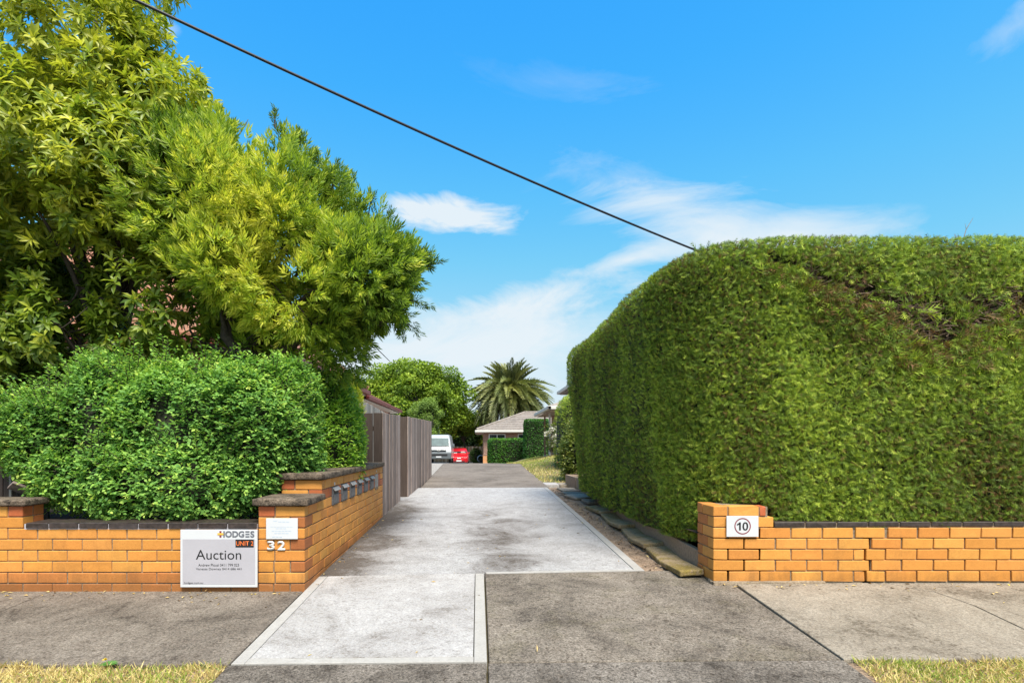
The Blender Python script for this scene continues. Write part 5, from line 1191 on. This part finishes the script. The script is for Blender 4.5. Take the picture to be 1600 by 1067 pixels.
sprig_bush('rose', rose, [((2.20, 13.7, .80), (.30, .42, .55)), ((2.36, 14.1, 1.15), (.34, .45, .62)), ((2.5, 13.5, .9), (.34, .5, .6))], 420, M_rose, .062, .5, 1.0, .09, 6, .35, .6, None, .10, .40, core=True, spread=1.2, twig=.16)
far_shrub = empty('potted_shrub', (-.1, 47, -.45), 'small dark shrub against the rear fence beside the red car', 'bush')
sprig_bush('shrubs', far_shrub, [((-.15, 47, .25), (.50, .4, .65)), ((.1, 47.2, -.1), (.4, .4, .4))], 160, M_dark_leaf, .12, .5, 1.0, .06, 5, .5, .8, None, .08, .5)
hose = empty('hose_reel', (.22, 44.6, -.3), 'coiled blue grey garden hose beside the orange brick corner', 'hose')
th = np.linspace(0, 2 * np.pi * 3.6, 80); tube('hose', np.stack([.22 + (.24 + .01 * th / 6) * np.cos(th), 44.6 + .012 * th, .08 + (.24 + .01 * th / 6) * np.sin(th)], -1), .022, plain('hose_blue_grey', (.22, .30, .40), .45), hose, 6)
box('wall_bracket', .10, .34, 44.62, 44.95, -.45, .12, M_tyre, hose, .02)
# white roses on long stems by the porch post
wr = empty('white_rose', (2.75, 22.2, .6), 'white standard rose in bloom beside the porch post', 'flower')
M_petal = plain('white_petals', (.74, .72, .62), .6, noise_amt=.05)
for (x_, y_) in ((858, 676), (862, 671), (869, 669), (870, 680), (868, 690), (865, 697), (874, 703), (853, 678), (866, 683)):
    c = at(x_, y_, 22.2); q = rand_dirs(26); V, Fc, t = leaves(np.array(c)[None] + q * .03, q + UP * .3, rand_dirs(26), .085, .085, np.full(26, .5), T_SMALL); np_mesh('bloom', V, Fc, M_petal, wr)
    tube('stem', bez((2.85, 22.2, .6), (2.8, 22.2, 1.0), c, 6), .008, M_boxleaf if False else M_bark, wr, 4)
P, N, dp = cloud([((2.85, 22.3, 1.35), (.28, .25, .6))], 420, 1, .1, 4, .1); L = rng.uniform(.05, .09, len(P)); leaf_obj('foliage', [leaves(P, N + rand_dirs(len(P)), rand_dirs(len(P)), L, L * .6, .4 + .2 * rng.normal(size=len(P)), T_SMALL)], M_rose, wr)

# ------------------------------------------------------------------ grass, weeds and litter
M_dry = leaf_mat('dry_grass', [(0, (.26, .17, .07)), (.3, (.58, .46, .20)), (.6, (.74, .62, .29)), (.78, (.40, .42, .10)), (1, (.18, .29, .05))], .65, .3, .15)
def grass(name, n, xr, yr, l, w, label, mask=None, green=.25, lean=.8, gscale=1.6, tint_shift=0):
    x = rng.uniform(*xr, n); y = rng.uniform(*yr, n); P = np.stack([x, y, G(x, y) - .012], -1)
    if mask is not None: k = mask(P); P = P[k]
    n = len(P); D = unit(rand_dirs(n) * np.array([1, 1, .2]) * lean + UP * rng.uniform(.3, 1.1, n)[:, None]); L = l * rng.uniform(.5, 1.4, n)
    gr = wob(P * np.array([1, 1, 0]), gscale) * .5 + wob(P, 5) * .3 + rng.normal(size=n) * .45
    t = np.where(gr > 1 - green * 2.2, rng.uniform(.75, 1, n), rng.uniform(.05, .68, n)) + tint_shift
    o = leaf_obj(name, [leaves(P, D, unit(rand_dirs(n) + UP * .2), L, w, t, T_BLADE)], M_dry); return tag(o, label, 'grass', kind='stuff')
edge = lambda s_: (lambda P: True)
grass('grass', 26000, (-5.0, -1.38), (2.3, 3.24), .042, .0065, 'dry straw coloured grass strip at the lower left corner', lambda P: (P[:, 1] < 3.20 + .03 * wob(P, 6) + .015 * wob(P, 17)) & (P[:, 0] < -1.41 + .03 * wob(P, 7)) & (wob(P, 4) + wob(P, 9) * .5 > -1.0), .26)
grass('grass', 22000, (2.02, 5.2), (2.3, 3.24), .042, .0065, 'dry grass strip with green patches at the lower right corner', lambda P: (P[:, 1] < 3.20 + .03 * wob(P, 6) + .015 * wob(P, 17)) & (P[:, 0] > 2.06 + .03 * wob(P, 7)) & (wob(P, 4) + wob(P, 9) * .5 > -1.0), .42)
grass('grass', 21000, (1.48, 5.0), (13.3, 30), .065, .018, 'short yellow green grass of the lawn beside the upper driveway', None, .36, .6, .8)
dirt_l = sheet('nature_strip', np.linspace(-6.6, -1.40, 50), np.linspace(.47, 3.205, 24), -.02, M_soil, label='bare soil of the left verge under the dry grass', wob=.004)
dirt_r = sheet('nature_strip', np.linspace(2.04, 7.5, 50), np.linspace(.47, 3.205, 24), -.02, M_soil, label='bare soil of the right verge under the dry grass', wob=.004)
weed = empty('dandelion', tuple(at(172, 1040, 3.2)), 'dandelion with one yellow flower at the footpath edge', 'weed')
c = np.array([(172 - VX) / F * 3.2, 3.19, g(-2, 3.2)]); n = 16; a_ = np.linspace(0, 6.28, n); leaf_obj('leaves', [leaves(np.repeat(c[None], n, 0), np.stack([np.cos(a_), np.sin(a_) * .8, np.full(n, .5)], -1), np.repeat(UP[None], n, 0) + rand_dirs(n) * .2, .05, .014, np.full(n, .4), T_BIG)], M_bush, weed)
fl = np.array(at(163.5, 1030.5, 3.22)); tube('stem', [c, (c + fl) / 2 + (0, 0, .01), fl], .0015, M_bush if False else M_bark, weed, 4); q = rand_dirs(30); q[:, 2] = abs(q[:, 2]) * .6; V, Fc, t = leaves(np.repeat(fl[None], 30, 0), q, rand_dirs(30), .014, .006, np.full(30, .5), T_SMALL); np_mesh('flower', V, Fc, plain('dandelion_yellow', (.85, .62, .02), .5), weed)
n = 260; xx = np.concatenate([rng.uniform(-4.4, -1.4, 90), rng.uniform(1.9, 5, 50), rng.uniform(-1.36, 1.4, 40), rng.uniform(1.5, 1.75, 80)]); yy_ = np.concatenate([FY - .02 - rng.exponential(.10, 90), FY - .02 - rng.exponential(.08, 50), rng.uniform(3.3, 9, 40), rng.uniform(4.9, 11, 80)])
edge_y = rng.uniform(4.7, 8.2, 50); xx = np.concatenate([xx, SX + .02 + rng.exponential(.04, 50)]); yy_ = np.concatenate([yy_, edge_y]); n = len(xx); P = np.stack([xx, yy_, G(xx, yy_) + .006], -1)
D = unit(rand_dirs(n) * np.array([1, 1, .15])); L = rng.uniform(.015, .05, n)
M_litter = leaf_mat('fallen_leaves', [(0, (.12, .06, .025)), (.5, (.40, .27, .10)), (.9, (.60, .46, .2)), (1, (.7, .55, .04))], .6, .1, .3)
tag(leaf_obj('leaf_litter', [leaves(P, D, UP[None] + rand_dirs(n) * .35, L, L * rng.uniform(.15, .5, n), rng.random(n), T_SMALL)], M_litter), 'scattered dry fallen leaves along the foot of the walls', 'leaves', kind='stuff')
n = 700; x_ = rng.uniform(1.47, 1.62, n) + rng.exponential(.05, n); y_2 = rng.uniform(4.85, 12.2, n); P = np.stack([x_, y_2, G(x_, y_2) - .014], -1); L = rng.uniform(.008, .03, n); D = unit(rand_dirs(n) * np.array([1, 1, .4]))
tag(leaf_obj('soil_clods', [leaves(P, D, UP[None] + rand_dirs(n) * .8, L, L * .8, rng.random(n), T_BIG)], M_soil), 'loose clods and chips on the bare soil strip', 'soil', kind='stuff')

# ------------------------------------------------------------------ overhead service cable
cable = empty('overhead_cable', tuple(at(213, 0, 6.0)), 'black overhead service cable crossing the sky down to behind the hedge', 'cable')
A_, B_ = np.array(at(210, 0, 6.0)), np.array(at(1097, 395, 10.0)); Dv = B_ - A_
ts = np.linspace(-.55, 1.75, 60); pth = A_ + ts[:, None] * Dv + np.stack([0 * ts, 0 * ts, .23 * (ts * (ts - 1))], -1) * 1.2
tube('cable', pth, .0165, M_cable, cable, 8)
